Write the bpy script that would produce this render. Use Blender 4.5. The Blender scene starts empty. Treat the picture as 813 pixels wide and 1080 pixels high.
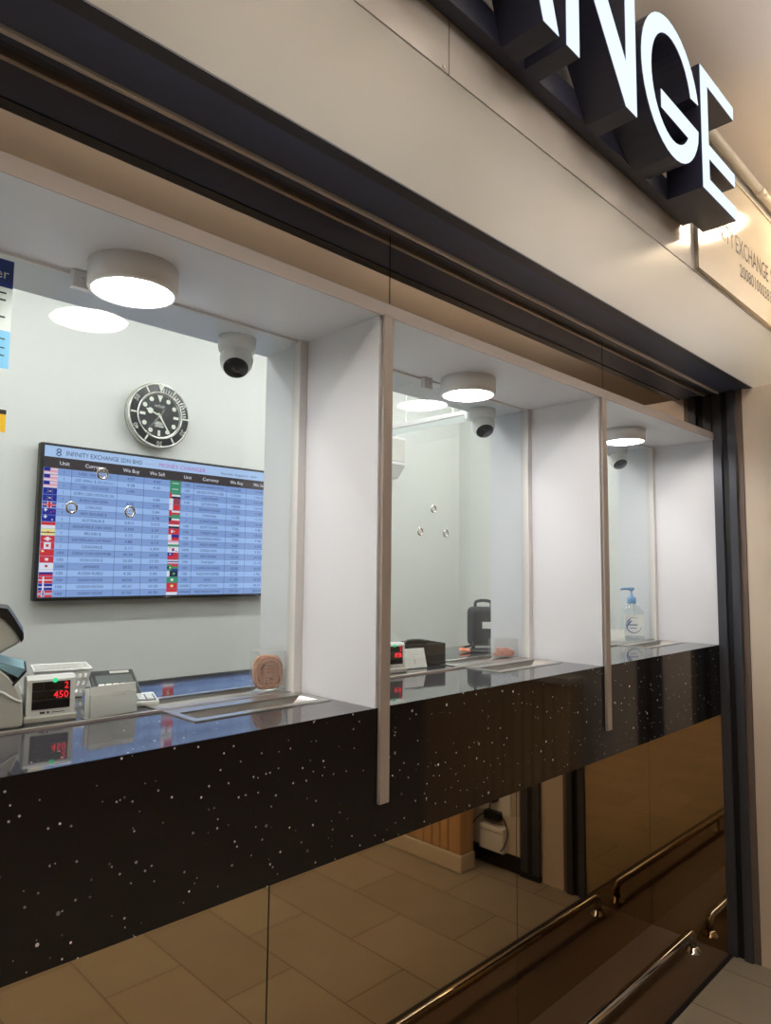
import bpy, bmesh, math, random
from mathutils import Vector, Matrix
random.seed(7)
PI = math.pi
S = bpy.context.scene
C = S.collection

# ------------------------------------------------------------------ camera
FPX = 723.09
yaw, pit, rol = map(math.radians, (45.2973, 4.9283, 0.5655))
Fh = Vector((math.cos(yaw), math.sin(yaw), 0)); R = Vector((math.sin(yaw), -math.cos(yaw), 0)); Z = Vector((0, 0, 1))
F = Fh*math.cos(pit) + Z*math.sin(pit); U = -Fh*math.sin(pit) + Z*math.cos(pit)
R2 = R*math.cos(rol) + U*math.sin(rol); U2 = -R*math.sin(rol) + U*math.cos(rol)
cd = bpy.data.cameras.new('camera'); cam = bpy.data.objects.new('camera', cd); C.objects.link(cam)
cd.sensor_fit = 'VERTICAL'; cd.sensor_height = 36; cd.sensor_width = 36; cd.lens = FPX/1080*36; cd.clip_start = 0.02
m = Matrix((( R2.x, U2.x, -F.x, -2.9971), (R2.y, U2.y, -F.y, -1.0622), (R2.z, U2.z, -F.z, 1.5), (0, 0, 0, 1)))
cam.matrix_world = m
S.camera = cam

# ------------------------------------------------------------------ materials
def lin(c):
    return tuple(((v/255)/12.92 if v/255 <= .04045 else ((v/255+.055)/1.055)**2.4) for v in c)
def newmat(name):
    mt = bpy.data.materials.new(name); mt.use_nodes = True
    nt = mt.node_tree; return mt, nt, nt.nodes['Principled BSDF']
def mat(name, rgb, rough=.5, metal=0, noise=0, nscale=8, bump=0, bscale=200, spec=.5, emit=None, estr=0, coat=0):
    mt, nt, b = newmat(name)
    col = lin(rgb)+(1,)
    b.inputs['Base Color'].default_value = col; b.inputs['Roughness'].default_value = rough
    b.inputs['Metallic'].default_value = metal; b.inputs['Specular IOR Level'].default_value = spec
    b.inputs['Coat Weight'].default_value = coat
    tc = nt.nodes.new('ShaderNodeTexCoord')
    if noise:
        n = nt.nodes.new('ShaderNodeTexNoise'); n.inputs['Scale'].default_value = nscale; n.inputs['Detail'].default_value = 4
        nt.links.new(tc.outputs['Object'], n.inputs['Vector'])
        r = nt.nodes.new('ShaderNodeMapRange'); r.inputs['To Min'].default_value = 1-noise; r.inputs['To Max'].default_value = 1+noise
        nt.links.new(n.outputs['Fac'], r.inputs['Value'])
        mx = nt.nodes.new('ShaderNodeVectorMath'); mx.operation = 'SCALE'; mx.inputs[0].default_value = col[:3]
        nt.links.new(r.outputs['Result'], mx.inputs['Scale']); nt.links.new(mx.outputs['Vector'], b.inputs['Base Color'])
    if bump:
        n2 = nt.nodes.new('ShaderNodeTexNoise'); n2.inputs['Scale'].default_value = bscale
        nt.links.new(tc.outputs['Object'], n2.inputs['Vector'])
        bp = nt.nodes.new('ShaderNodeBump'); bp.inputs['Strength'].default_value = bump; bp.inputs['Distance'].default_value = .002
        nt.links.new(n2.outputs['Fac'], bp.inputs['Height']); nt.links.new(bp.outputs['Normal'], b.inputs['Normal'])
    if emit:
        b.inputs['Emission Color'].default_value = lin(emit)+(1,); b.inputs['Emission Strength'].default_value = estr
    return mt
def emis(name, rgb, s):
    mt, nt, b = newmat(name)
    e = nt.nodes.new('ShaderNodeEmission'); e.inputs['Color'].default_value = lin(rgb)+(1,); e.inputs['Strength'].default_value = s
    nt.links.new(e.outputs[0], nt.nodes['Material Output'].inputs['Surface']); return mt
def glassmat(name, tint, ior=1.45, rough=0.0, haze=0):
    mt, nt, b = newmat(name)
    t = nt.nodes.new('ShaderNodeBsdfTransparent'); t.inputs['Color'].default_value = tint+(1,)
    g = nt.nodes.new('ShaderNodeBsdfGlossy'); g.inputs['Roughness'].default_value = rough; g.inputs['Color'].default_value = (1, 1, 1, 1)
    fr = nt.nodes.new('ShaderNodeFresnel')
    ge = nt.nodes.new('ShaderNodeNewGeometry'); mr = nt.nodes.new('ShaderNodeMapRange')   # same reflectance entering and leaving the sheet
    mr.inputs['To Min'].default_value = ior; mr.inputs['To Max'].default_value = 1/ior
    nt.links.new(ge.outputs['Backfacing'], mr.inputs['Value']); nt.links.new(mr.outputs['Result'], fr.inputs['IOR'])
    mx = nt.nodes.new('ShaderNodeMixShader')
    nt.links.new(fr.outputs[0], mx.inputs[0]); nt.links.new(t.outputs[0], mx.inputs[1]); nt.links.new(g.outputs[0], mx.inputs[2])
    out = mx
    if haze:
        d = nt.nodes.new('ShaderNodeBsdfDiffuse'); d.inputs['Color'].default_value = (.85, .86, .85, 1)
        m2 = nt.nodes.new('ShaderNodeMixShader'); m2.inputs[0].default_value = haze
        nt.links.new(mx.outputs[0], m2.inputs[1]); nt.links.new(d.outputs[0], m2.inputs[2]); out = m2
    nt.links.new(out.outputs[0], nt.nodes['Material Output'].inputs['Surface']); return mt
def quartz(name, rgb, rough, flecks=1.0, spec=.5, ior=1.5):
    mt, nt, b = newmat(name); b.inputs['IOR'].default_value = ior
    tc = nt.nodes.new('ShaderNodeTexCoord'); prev = None
    for sc, thr, amt in ((30, .10, .20), (75, .14, .25), (18, .05, .3), (48, .09, .18)):
        v = nt.nodes.new('ShaderNodeTexVoronoi'); v.inputs['Scale'].default_value = sc
        nt.links.new(tc.outputs['Object'], v.inputs['Vector'])
        sp = nt.nodes.new('ShaderNodeSeparateColor'); nt.links.new(v.outputs['Color'], sp.inputs[0])
        th = nt.nodes.new('ShaderNodeMath'); th.operation = 'MULTIPLY'; th.inputs[1].default_value = thr
        nt.links.new(sp.outputs[1], th.inputs[0])
        lt = nt.nodes.new('ShaderNodeMath'); lt.operation = 'LESS_THAN'
        nt.links.new(v.outputs['Distance'], lt.inputs[0]); nt.links.new(th.outputs[0], lt.inputs[1])
        gt = nt.nodes.new('ShaderNodeMath'); gt.operation = 'GREATER_THAN'; gt.inputs[1].default_value = amt
        nt.links.new(sp.outputs[0], gt.inputs[0])
        mu = nt.nodes.new('ShaderNodeMath'); mu.operation = 'MULTIPLY'
        nt.links.new(lt.outputs[0], mu.inputs[0]); nt.links.new(gt.outputs[0], mu.inputs[1])
        mb = nt.nodes.new('ShaderNodeMath'); mb.operation = 'MULTIPLY'
        nt.links.new(mu.outputs[0], mb.inputs[0]); nt.links.new(sp.outputs[2], mb.inputs[1])
        if prev:
            a = nt.nodes.new('ShaderNodeMath'); a.operation = 'MAXIMUM'
            nt.links.new(prev.outputs[0], a.inputs[0]); nt.links.new(mb.outputs[0], a.inputs[1]); prev = a
        else: prev = mb
    mx = nt.nodes.new('ShaderNodeMix'); mx.data_type = 'RGBA'
    mx.inputs['A'].default_value = lin(rgb)+(1,); mx.inputs['B'].default_value = (.9*flecks, .88*flecks, .86*flecks, 1)
    nt.links.new(prev.outputs[0], mx.inputs['Factor']); nt.links.new(mx.outputs['Result'], b.inputs['Base Color'])
    b.inputs['Roughness'].default_value = rough; b.inputs['Specular IOR Level'].default_value = spec
    return mt
def tilemat(name):
    mt, nt, b = newmat(name)
    tc = nt.nodes.new('ShaderNodeTexCoord')
    sp = nt.nodes.new('ShaderNodeSeparateXYZ'); nt.links.new(tc.outputs['Object'], sp.inputs[0])
    ax = nt.nodes.new('ShaderNodeMath'); ax.operation = 'ADD'; ax.inputs[1].default_value = 1.1+.6*20
    ay = nt.nodes.new('ShaderNodeMath'); ay.operation = 'ADD'; ay.inputs[1].default_value = 1.9+.295*40
    nt.links.new(sp.outputs[1], ax.inputs[0]); nt.links.new(sp.outputs[0], ay.inputs[0])
    cb = nt.nodes.new('ShaderNodeCombineXYZ'); nt.links.new(ax.outputs[0], cb.inputs[0]); nt.links.new(ay.outputs[0], cb.inputs[1])
    br = nt.nodes.new('ShaderNodeTexBrick'); nt.links.new(cb.outputs[0], br.inputs['Vector'])
    br.inputs['Scale'].default_value = 1; br.inputs['Brick Width'].default_value = .6; br.inputs['Row Height'].default_value = .295
    br.inputs['Mortar Size'].default_value = .0022; br.inputs['Mortar Smooth'].default_value = .3; br.offset = .5
    br.inputs['Color1'].default_value = lin((166, 155, 136))+(1,); br.inputs['Color2'].default_value = lin((156, 146, 128))+(1,)
    br.inputs['Mortar'].default_value = lin((92, 78, 60))+(1,)
    n = nt.nodes.new('ShaderNodeTexNoise'); n.inputs['Scale'].default_value = 5; n.inputs['Detail'].default_value = 5
    nt.links.new(tc.outputs['Object'], n.inputs['Vector'])
    r = nt.nodes.new('ShaderNodeMapRange'); r.inputs['To Min'].default_value = .88; r.inputs['To Max'].default_value = 1.1
    nt.links.new(n.outputs['Fac'], r.inputs['Value'])
    vm = nt.nodes.new('ShaderNodeVectorMath'); vm.operation = 'SCALE'
    nt.links.new(br.outputs['Color'], vm.inputs[0]); nt.links.new(r.outputs['Result'], vm.inputs['Scale'])
    nt.links.new(vm.outputs['Vector'], b.inputs['Base Color']); b.inputs['Roughness'].default_value = .42
    return mt
def woodmat(name):
    mt, nt, b = newmat(name)
    tc = nt.nodes.new('ShaderNodeTexCoord'); mp = nt.nodes.new('ShaderNodeMapping'); mp.inputs['Scale'].default_value = (30, 30, 2)
    nt.links.new(tc.outputs['Object'], mp.inputs[0])
    n = nt.nodes.new('ShaderNodeTexNoise'); n.inputs['Scale'].default_value = 2; n.inputs['Detail'].default_value = 6
    nt.links.new(mp.outputs[0], n.inputs['Vector'])
    cr = nt.nodes.new('ShaderNodeValToRGB'); cr.color_ramp.elements[0].color = lin((196, 150, 98))+(1,); cr.color_ramp.elements[1].color = lin((228, 186, 132))+(1,)
    nt.links.new(n.outputs['Fac'], cr.inputs[0]); nt.links.new(cr.outputs[0], b.inputs['Base Color']); b.inputs['Roughness'].default_value = .45
    return mt

M = {}
M['fascia'] = mat('beige_panel', (150, 149, 143), .33, noise=.03, nscale=2, spec=.4)
M['fascia_gloss'] = mat('glossy_white_panel', (190, 185, 180), .13, noise=.03, nscale=3, bump=.04, bscale=60)
M['plaque'] = mat('cream_acrylic', (214, 204, 184), .14)
M['ink'] = mat('dark_lettering', (40, 34, 30), .5)
M['steel_dark'] = mat('dark_grey_steel', (80, 88, 116), .42, noise=.06)
M['steel_jamb'] = mat('charcoal_steel', (74, 76, 84), .36, metal=.3, noise=.05)
M['steel_black'] = mat('black_steel', (20, 21, 26), .5)
M['brown_trim'] = mat('brown_grey_trim', (112, 98, 88), .45)
M['alu'] = mat('grey_aluminium', (168, 160, 156), .35, metal=.5)
M['slot_strip'] = mat('shutter_strip', (226, 220, 218), .4, metal=.2)
M['white_board'] = mat('white_melamine', (230, 232, 237), .35, noise=.015, nscale=3)
M['white_edge'] = mat('white_edge_banding', (170, 161, 156), .4)
M['div_edge'] = mat('pale_grey_edging', (158, 148, 141), .4)
M['white_alu'] = mat('white_powder_coat', (226, 224, 222), .35)
M['wall_booth'] = mat('white_painted_wall', (232, 234, 229), .5, noise=.01, nscale=2)
M['wall_warm'] = mat('warm_beige_wall', (222, 206, 188), .55, noise=.03, nscale=2)
M['ceil_hall'] = mat('hall_ceiling_paint', (226, 214, 200), .7, noise=.02)
M['mirror_hi'] = mat('bronze_mirror', (212, 204, 196), .015, metal=1, noise=.01)
M['mirror_lo'] = mat('dark_bronze_mirror', (196, 176, 146), .03, metal=1, noise=.01)
M['gap'] = mat('black_joint', (10, 9, 9), .6)
M['quartz'] = quartz('black_speckled_quartz', (28, 24, 25), .06)
M['quartz_top'] = quartz('speckled_quartz_top', (60, 60, 65), .05, ior=1.85)
M['under'] = mat('black_underside', (14, 13, 13), .6)
M['glass'] = glassmat('clear_green_glass', (.952, .966, .957))
M['chrome'] = mat('polished_chrome', (215, 212, 208), .08, metal=1)
M['stainless'] = mat('brushed_stainless', (214, 212, 208), .30, metal=1, noise=.04, nscale=30)
M['white_plastic'] = mat('white_plastic', (250, 249, 247), .35)
M['grey_plastic'] = mat('warm_grey_plastic', (214, 212, 204), .4)
M['black_plastic'] = mat('black_plastic', (26, 27, 29), .4, bump=.1, bscale=400)
M['dark_gloss'] = mat('dark_glossy_lens', (16, 18, 26), .06)
M['lamp'] = emis('lamp_diffuser', (255, 250, 246), 62)
M['tube'] = emis('added_tube_diffuser', (255, 255, 254), 43)
M['tube_dim'] = emis('tube_diffuser_wall', (247, 255, 250), .85)
M['down'] = emis('hall_downlight', (255, 226, 188), 30)
M['panel_light'] = emis('added_fill_down', (255, 250, 243), 14.5)
M['fill_up'] = emis('added_fill_up', (255, 246, 234), 42)
M['fill_blue'] = emis('added_fill_blue', (110, 150, 255), 14)
M['letter_face'] = emis('letter_face_light', (226, 240, 255), 1.2)
M['letter_side'] = mat('letter_side_black', (50, 52, 70), .35)
M['floor'] = tilemat('beige_floor_tile')
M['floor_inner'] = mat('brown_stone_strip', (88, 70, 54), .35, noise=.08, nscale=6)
M['floor_booth'] = mat('booth_floor', (120, 112, 100), .5)
M['wood'] = woodmat('oak_slats')
M['wood_dark'] = mat('dark_wood_groove', (92, 58, 32), .6)
M['plinth'] = mat('cream_plinth', (222, 208, 184), .4)
M['skirting'] = mat('black_skirting', (30, 26, 24), .4)
M['wall_lower'] = mat('white_lower_wall', (232, 222, 206), .5)
M['paper'] = mat('white_paper', (252, 252, 250), .6)
M['film'] = glassmat('clear_acrylic', (.96, .97, .97), 1.45, .03, .03)
M['film_frost'] = glassmat('frosted_plastic', (.94, .95, .945), 1.4, .08, .10)
M['rubber'] = mat('tan_rubber_bands', (228, 158, 120), .55)
M['coral'] = mat('coral_rubber_bands', (238, 140, 104), .55)
M['rubber_light'] = mat('pale_tan_bands', (236, 182, 150), .55); M['rubber_dark'] = mat('brown_tan_bands', (176, 104, 74), .55)
M['coral_light'] = mat('pale_coral_bands', (246, 176, 146), .55); M['coral_dark'] = mat('deep_coral_bands', (214, 104, 74), .55)
M['lcd_red'] = emis('red_digits', (255, 40, 50), 1.6)
M['lcd_green'] = emis('green_indicator', (60, 240, 160), 1.0)
M['lcd_black'] = mat('display_black', (22, 18, 20), .12)
M['calc_lcd'] = mat('calculator_lcd', (96, 104, 102), .3)
M['grey_mid'] = mat('mid_grey_plastic', (92, 96, 98), .45)
M['blue_note'] = mat('pale_blue_banknote', (150, 190, 205), .6)
M['poster_navy'] = mat('poster_navy', (36, 62, 130), .45)
M['poster_white'] = mat('poster_white', (226, 238, 232), .45)
M['poster_blue'] = mat('poster_sky_blue', (130, 200, 236), .45)
M['yellow'] = mat('yellow_card', (232, 190, 40), .5)
M['pump_blue'] = mat('blue_pump_plastic', (96, 160, 220), .35)
M['gel'] = glassmat('clear_gel_bottle', (.90, .95, .95), 1.45, .03, .10)
M['blue_ink'] = mat('blue_label_print', (40, 96, 170), .5)
M['silver'] = mat('silver_case', (214, 214, 206), .25, metal=.7)
M['dial'] = mat('charcoal_dial', (38, 42, 42), .3)
M['lume'] = mat('cream_lume', (236, 240, 226), .5)
M['bezel_black'] = mat('black_bezel_insert', (24, 24, 28), .3)
M['scr_title'] = emis('screen_title_blue', (176, 204, 245), 1.0)
M['scr_row'] = emis('screen_row_light', (163, 196, 250), .95)
M['scr_row2'] = emis('screen_row_dark', (136, 166, 224), .95)
M['scr_head'] = emis('screen_header_grey', (70, 66, 70), 1.0)
M['scr_ink'] = emis('screen_ink', (52, 66, 112), 1.0)
M['scr_pink'] = emis('screen_pink', (190, 96, 190), 1.0)
M['scr_white'] = emis('screen_white', (236, 240, 250), 1.0)
FL = {'r': (206, 56, 66), 'b': (40, 50, 150), 'w': (226, 226, 240), 'g': (66, 150, 110), 'y': (232, 226, 150), 'k': (40, 44, 60), 'p': (226, 170, 190), 's': (150, 190, 240), 'm': (150, 70, 90)}
for k, v in FL.items(): M['fl_'+k] = emis('screen_flag_'+k, v, 1.0)

# ------------------------------------------------------------------ mesh helpers
def nb(): return bmesh.new()
def quadbox(bm, x0, x1, y0, y1, z0, z1, mi=0, bev=0, seg=2):
    vs = [bm.verts.new((x, y, z)) for z in (z0, z1) for y in (y0, y1) for x in (x0, x1)]
    fs = [bm.faces.new([vs[i] for i in q]) for q in ((0, 2, 3, 1), (4, 5, 7, 6), (0, 1, 5, 4), (2, 6, 7, 3), (0, 4, 6, 2), (1, 3, 7, 5))]
    for f in fs: f.material_index = mi
    if bev:
        es = set(e for f in fs for e in f.edges)
        r = bmesh.ops.bevel(bm, geom=list(es), offset=bev, segments=seg, profile=.5, affect='EDGES')
        for f in r['faces']: f.material_index = mi
    return bm
def box(x0, x1, y0, y1, z0, z1, bev=0, seg=2): return quadbox(nb(), x0, x1, y0, y1, z0, z1, 0, bev, seg)
def prism(bm, pts, axis, a, b, mi=0):
    """polygon pts (2D) extruded along axis from a to b"""
    def P(p, t):
        return {'x': (t, p[0], p[1]), 'y': (p[0], t, p[1]), 'z': (p[0], p[1], t)}[axis]
    A = [bm.verts.new(P(p, a)) for p in pts]; B = [bm.verts.new(P(p, b)) for p in pts]
    fs = [bm.faces.new(A), bm.faces.new(B[::-1])]
    n = len(pts)
    for i in range(n): fs.append(bm.faces.new((A[i], B[i], B[(i+1) % n], A[(i+1) % n])))
    for f in fs: f.material_index = mi
    bmesh.ops.recalc_face_normals(bm, faces=fs)
    return bm
def lathe(bm, prof, seg=32, mtx=None, mi=0, smooth=True):
    """profile (r, h) about local z"""
    mtx = mtx or Matrix.Identity(4); rings = []
    for r, h in prof:
        if r < 1e-6: rings.append([bm.verts.new(mtx @ Vector((0, 0, h)))])
        else: rings.append([bm.verts.new(mtx @ Vector((r*math.cos(2*PI*i/seg), r*math.sin(2*PI*i/seg), h))) for i in range(seg)])
    fs = []
    for a, b in zip(rings, rings[1:]):
        for i in range(seg):
            j = (i+1) % seg
            if len(a) == 1 and len(b) == 1: continue
            if len(a) == 1: fs.append(bm.faces.new((a[0], b[i], b[j])))
            elif len(b) == 1: fs.append(bm.faces.new((a[i], b[0], a[j])))
            else: fs.append(bm.faces.new((a[i], b[i], b[j], a[j])))
    for f in fs: f.material_index = mi; f.smooth = smooth
    bmesh.ops.recalc_face_normals(bm, faces=fs)
    return bm
def tube(bm, pts, r, seg=12, mi=0, caps=True):
    pts = [Vector(p) for p in pts]; rings = []; n = len(pts)
    up = None
    for i, p in enumerate(pts):
        d = (pts[min(i+1, n-1)] - pts[max(i-1, 0)]).normalized()
        if up is None:
            up = Vector((0, 0, 1)) if abs(d.z) < .9 else Vector((1, 0, 0))
        s = d.cross(up).normalized(); up = s.cross(d).normalized()
        rr = r[i] if isinstance(r, (list, tuple)) else r
        rings.append([bm.verts.new(p + rr*(s*math.cos(2*PI*k/seg) + up*math.sin(2*PI*k/seg))) for k in range(seg)])
    fs = []
    for a, b in zip(rings, rings[1:]):
        for k in range(seg):
            f = bm.faces.new((a[k], a[(k+1) % seg], b[(k+1) % seg], b[k])); f.smooth = True; fs.append(f)
    if caps: fs += [bm.faces.new(rings[0][::-1]), bm.faces.new(rings[-1])]
    for f in fs: f.material_index = mi
    bmesh.ops.recalc_face_normals(bm, faces=fs)
    return bm
def torus(bm, R_, r, mtx, seg=32, s2=8, mi=0):
    rings = []
    for i in range(seg):
        a = 2*PI*i/seg
        rings.append([bm.verts.new(mtx @ Vector(((R_+r*math.cos(2*PI*k/s2))*math.cos(a), (R_+r*math.cos(2*PI*k/s2))*math.sin(a), r*math.sin(2*PI*k/s2)))) for k in range(s2)])
    fs = []
    for i in range(seg):
        a, b = rings[i], rings[(i+1) % seg]
        for k in range(s2):
            f = bm.faces.new((a[k], b[k], b[(k+1) % s2], a[(k+1) % s2])); f.smooth = True; f.material_index = mi; fs.append(f)
    bmesh.ops.recalc_face_normals(bm, faces=fs)
    return bm
def smoothpath(pts, n=6):
    P = [Vector(p) for p in pts]; out = []
    for i in range(len(P)-1):
        p0, p1, p2, p3 = P[max(i-1, 0)], P[i], P[i+1], P[min(i+2, len(P)-1)]
        for k in range(n):
            t = k/n
            out.append(.5*((2*p1)+(p2-p0)*t+(2*p0-5*p1+4*p2-p3)*t*t+(3*p1-p0-3*p2+p3)*t**3))
    out.append(P[-1]); return out
DG = None
def text(bm, s, x, z, y, h, w=None, align='l', mi=0, ext=0.0, spacing=1.0):
    """text in an XZ plane facing -Y, cap height h, optionally fitted to width w; (x, z) = baseline anchor"""
    cu = bpy.data.curves.new('txt', 'FONT'); cu.body = s; cu.resolution_u = 2; cu.space_character = spacing; cu.size = 1
    ob = bpy.data.objects.new('txt', cu); C.objects.link(ob)
    dg = bpy.context.evaluated_depsgraph_get()
    me = bpy.data.meshes.new_from_object(ob.evaluated_get(dg))
    bpy.data.objects.remove(ob); bpy.data.curves.remove(cu)
    if not me.vertices: return bm
    xs = [v.co.x for v in me.vertices]; ys = [v.co.y for v in me.vertices]
    x0, x1 = min(xs), max(xs); caph = .69
    sy = h/caph; sx = (w/(x1-x0)) if w else sy
    W = (x1-x0)*sx
    ox = {'l': x, 'c': x-W/2, 'r': x-W}[align]
    nv = [bm.verts.new((ox+(v.co.x-x0)*sx, y, z+v.co.y*sy)) for v in me.vertices]
    for p in me.polygons:
        try:
            f = bm.faces.new([nv[i] for i in p.vertices]); f.material_index = mi
        except ValueError: pass
    bpy.data.meshes.remove(me)
    return bm
def rect(bm, x0, x1, z0, z1, y, mi):
    f = bm.faces.new([bm.verts.new(p) for p in ((x0, y, z0), (x1, y, z0), (x1, y, z1), (x0, y, z1))]); f.material_index = mi; return bm
def move(bm, mtx):
    bm.transform(mtx); return bm
def link(name, bm, mats, parent=None, loc=None, rz=0, smooth=None):
    me = bpy.data.meshes.new(name); bm.to_mesh(me); bm.free()
    for q in (mats if isinstance(mats, (list, tuple)) else [mats]): me.materials.append(M[q])
    o = bpy.data.objects.new(name, me); C.objects.link(o)
    if parent is not None: o.parent = parent
    if loc: o.location = loc
    if rz: o.rotation_euler.z = rz
    if smooth:
        for p in me.polygons: p.use_smooth = True
    return o
def tag(o, label, cat, group=None, kind=None):
    o['label'] = label; o['category'] = cat
    if group: o['group'] = group
    if kind: o['kind'] = kind
    return o
def thing(name, label, cat, loc=(0, 0, 0), rz=0, group=None, kind=None):
    o = bpy.data.objects.new(name, None); C.objects.link(o); o.location = loc; o.rotation_euler.z = rz; o.empty_display_size = .05
    return tag(o, label, cat, group, kind)
def struct(name, bm, mats, label, cat): return tag(link(name, bm, mats), label, cat, None, 'structure')
def dup(o, loc=None, label=None, rz=None):
    def rec(src, par):
        c = src.copy(); C.objects.link(c); c.parent = par
        for ch in list(src.children): rec(ch, c)
        return c
    c = rec(o, None)
    if loc is not None: c.location = loc
    if rz is not None: c.rotation_euler.z = rz
    if label: c['label'] = label
    return c

# ------------------------------------------------------------------ key dimensions (metres)
XD = [-2.955, -1.97, -0.985]            # left faces of the three bay partitions; the fourth bay ends on the end panel at x = 0
XR = .345; XL = -4.0                               # left end of the frontage, outside the photo
ZT, ZB, ZO, ZS = 1.211, .931, 2.095, 2.065
YG, YM, YB, YF = .265, .31, 1.658, -.16
ZF, ZF2, ZC, ZH = 2.264, 2.568, 2.60, 3.20

# ------------------------------------------------------------------ setting
struct('floor', box(-8, 6, -6.5, .34, -.05, 0), 'floor', 'beige rectangular floor tiles of the passage', 'floor')
tag(link('floor', box(XL, .5, .36, 1.75, -.05, 0), 'floor_booth'), 'floor inside the exchange booth behind the counter', 'floor', None, 'structure')
struct('ceiling', box(-8, 6, -6.5, YF, ZH, ZH+.05), 'ceil_hall', 'beige ceiling of the passage above the lit sign', 'ceiling')
tag(link('ceiling', box(XL, XR+.1, .435, 1.75, ZC, ZC+.04), 'wall_booth'), 'white ceiling inside the exchange booth', 'ceiling', None, 'structure')
struct('wall_back', box(XL, XR+.1, YB, YB+.08, 0, ZC), 'wall_booth', 'white rear wall of the booth behind the rate screen', 'wall')
struct('wall_right', box(XR, XR+.08, .30, YB, 0, ZC), 'wall_booth', 'white right hand end wall inside the booth', 'wall')
struct('wall_left', box(XL-.06, XL, -.1, YB, 0, ZC), 'wall_booth', 'white left end wall inside the booth', 'wall')
struct('wall_column', box(0, .6, -1.6, -.118, 0, ZF), 'wall_warm', 'warm beige side wall beside the dark shutter jamb', 'wall')
struct('wall_passage_far', box(-8, 6, -6.6, -6.5, 0, ZH), 'wall_warm', 'far wall of the passage', 'wall')
struct('wall_passage_left', box(-8.1, -8, -6.5, 0, 0, ZH), 'wall_warm', 'left wall of the passage', 'wall')
struct('wall_passage_right', box(6, 6.1, -6.5, 0, 0, ZH), 'wall_warm', 'right wall of the passage', 'wall')
struct('wall_shop_left', box(-8, XL-.06, -.1, 0, 0, ZH), 'wall_warm', 'wall left of the shop front', 'wall')
struct('wall_shop_right', box(.6, 6, -.1, 0, 0, ZH), 'wall_warm', 'wall right of the shop front', 'wall')
struct('wall_return', box(.031, XR, .40, .43, 0, ZO), 'wall_booth', 'white wall return behind the end panel', 'wall')
struct('wall_plinth', box(XL, 0, YM+.006, YM+.04, 0, ZB), 'under', 'dark wall under the counter that carries the mirrors', 'wall')
struct('wall_header', box(XL, 0.0, .006, .06, ZO+.002, ZF), 'under', 'wall above the bays that carries the mirror strip', 'wall')
struct('wall_bulkhead', box(XL, XR, .40, .435, ZO, ZC+.04), 'white_board', 'white bulkhead between soffit and booth ceiling', 'wall')
# fascia: lower matt panel, upper glossy panel
fa = struct('trim_1', box(XL, 1.9, YF, YF+.03, ZF, ZF2-.0008), 'fascia', 'smooth beige metal fascia above the shutter opening', 'fascia')
fb = struct('trim_2', box(XL, 1.9, YF-.002, YF+.03, ZF2, ZH), 'fascia_gloss', 'glossy off white upper fascia behind the lit letters', 'fascia')
s = nb(); quadbox(s, -1.9285, -1.9255, YF-.0026, YF, ZF2, ZH-.0)
link('panel_joint', s, 'brown_trim', fb)
for x in (-1.945, -.457):
    link('screw', lathe(nb(), [(0, .003), (.004, .002), (.0045, 0)], 12, Matrix.Translation((x, YF-.002, ZF2+.008)) @ Matrix.Rotation(PI/2, 4, 'X')), 'stainless', fb)
# shutter housing underside with its slot
t = thing('trim_3', 'dark steel underside of the shutter box with pale slot strips', 'shutter housing', (0, 0, 0), kind='structure')
b = nb(); quadbox(b, XL, -.0, YF+.03, -.034, ZF, ZF+.02); quadbox(b, XL, 0, -.013, .006, ZF, ZF+.02); quadbox(b, XL, 0, -.034, -.013, ZF+.012, ZF+.03)
link('soffit_plate', b, 'steel_dark', t)
b = nb(); quadbox(b, XL, -.002, -.033, -.0225, ZF-.007, ZF+.012, bev=.002); link('shutter_bottom_bar', b, 'slot_strip', t)
b = nb(); quadbox(b, XL, -.002, YF+.0005, YF+.03, ZF-.003, ZF); link('fascia_return_lip', b, 'steel_jamb', t)
# right jamb: shutter guide rail
t = thing('door_1', 'dark grey steel shutter guide rail at the right end of the counter', 'shutter jamb', (0, 0, 0), kind='structure')
link('jamb_back', box(0.0, .03, -.117, .0, 0, ZF), 'steel_jamb', t)
link('guide_flange', box(-.012, 0.0, -.036, -.001, 0, ZF, bev=.002), 'steel_jamb', t)
link('guide_flange', box(-.018, 0.0, -.094, -.062, 0, ZF, bev=.003), 'steel_jamb', t)
link('guide_groove', box(-.001, 0.0, -.062, -.036, 0, ZF), 'steel_black', t)
link('brown_edge', box(-.004, 0.0, -.117, -.094, 0, ZF), 'brown_trim', t)
# black panel above the end panel
struct('trim_4', box(0, .03, 0, .05, ZS-.0, ZF), 'steel_dark', 'dark metal filler above the end panel', 'filler panel')
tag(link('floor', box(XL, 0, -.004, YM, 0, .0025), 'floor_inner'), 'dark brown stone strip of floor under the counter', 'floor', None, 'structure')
struct('trim_5', box(XL, 0.0, -.020, -.004, 0, .004), 'steel_black', 'black shutter sill strip on the floor below the counter', 'sill')

# soffit board over the bays
t = thing('soffit_board', 'white soffit board over the service bays carrying round lamps', 'soffit', (0, 0, ZS))
link('board', box(XL, 0, -.004, .40, 0, ZO-ZS), 'white_board', t)
link('front_edge_band', box(XL, 0, -.0065, -.004, 0, ZO-ZS), 'white_edge', t)
link('rear_board', box(XL, 0, .40, .432, 0, ZO-ZS-.001), 'white_board', t)

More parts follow.
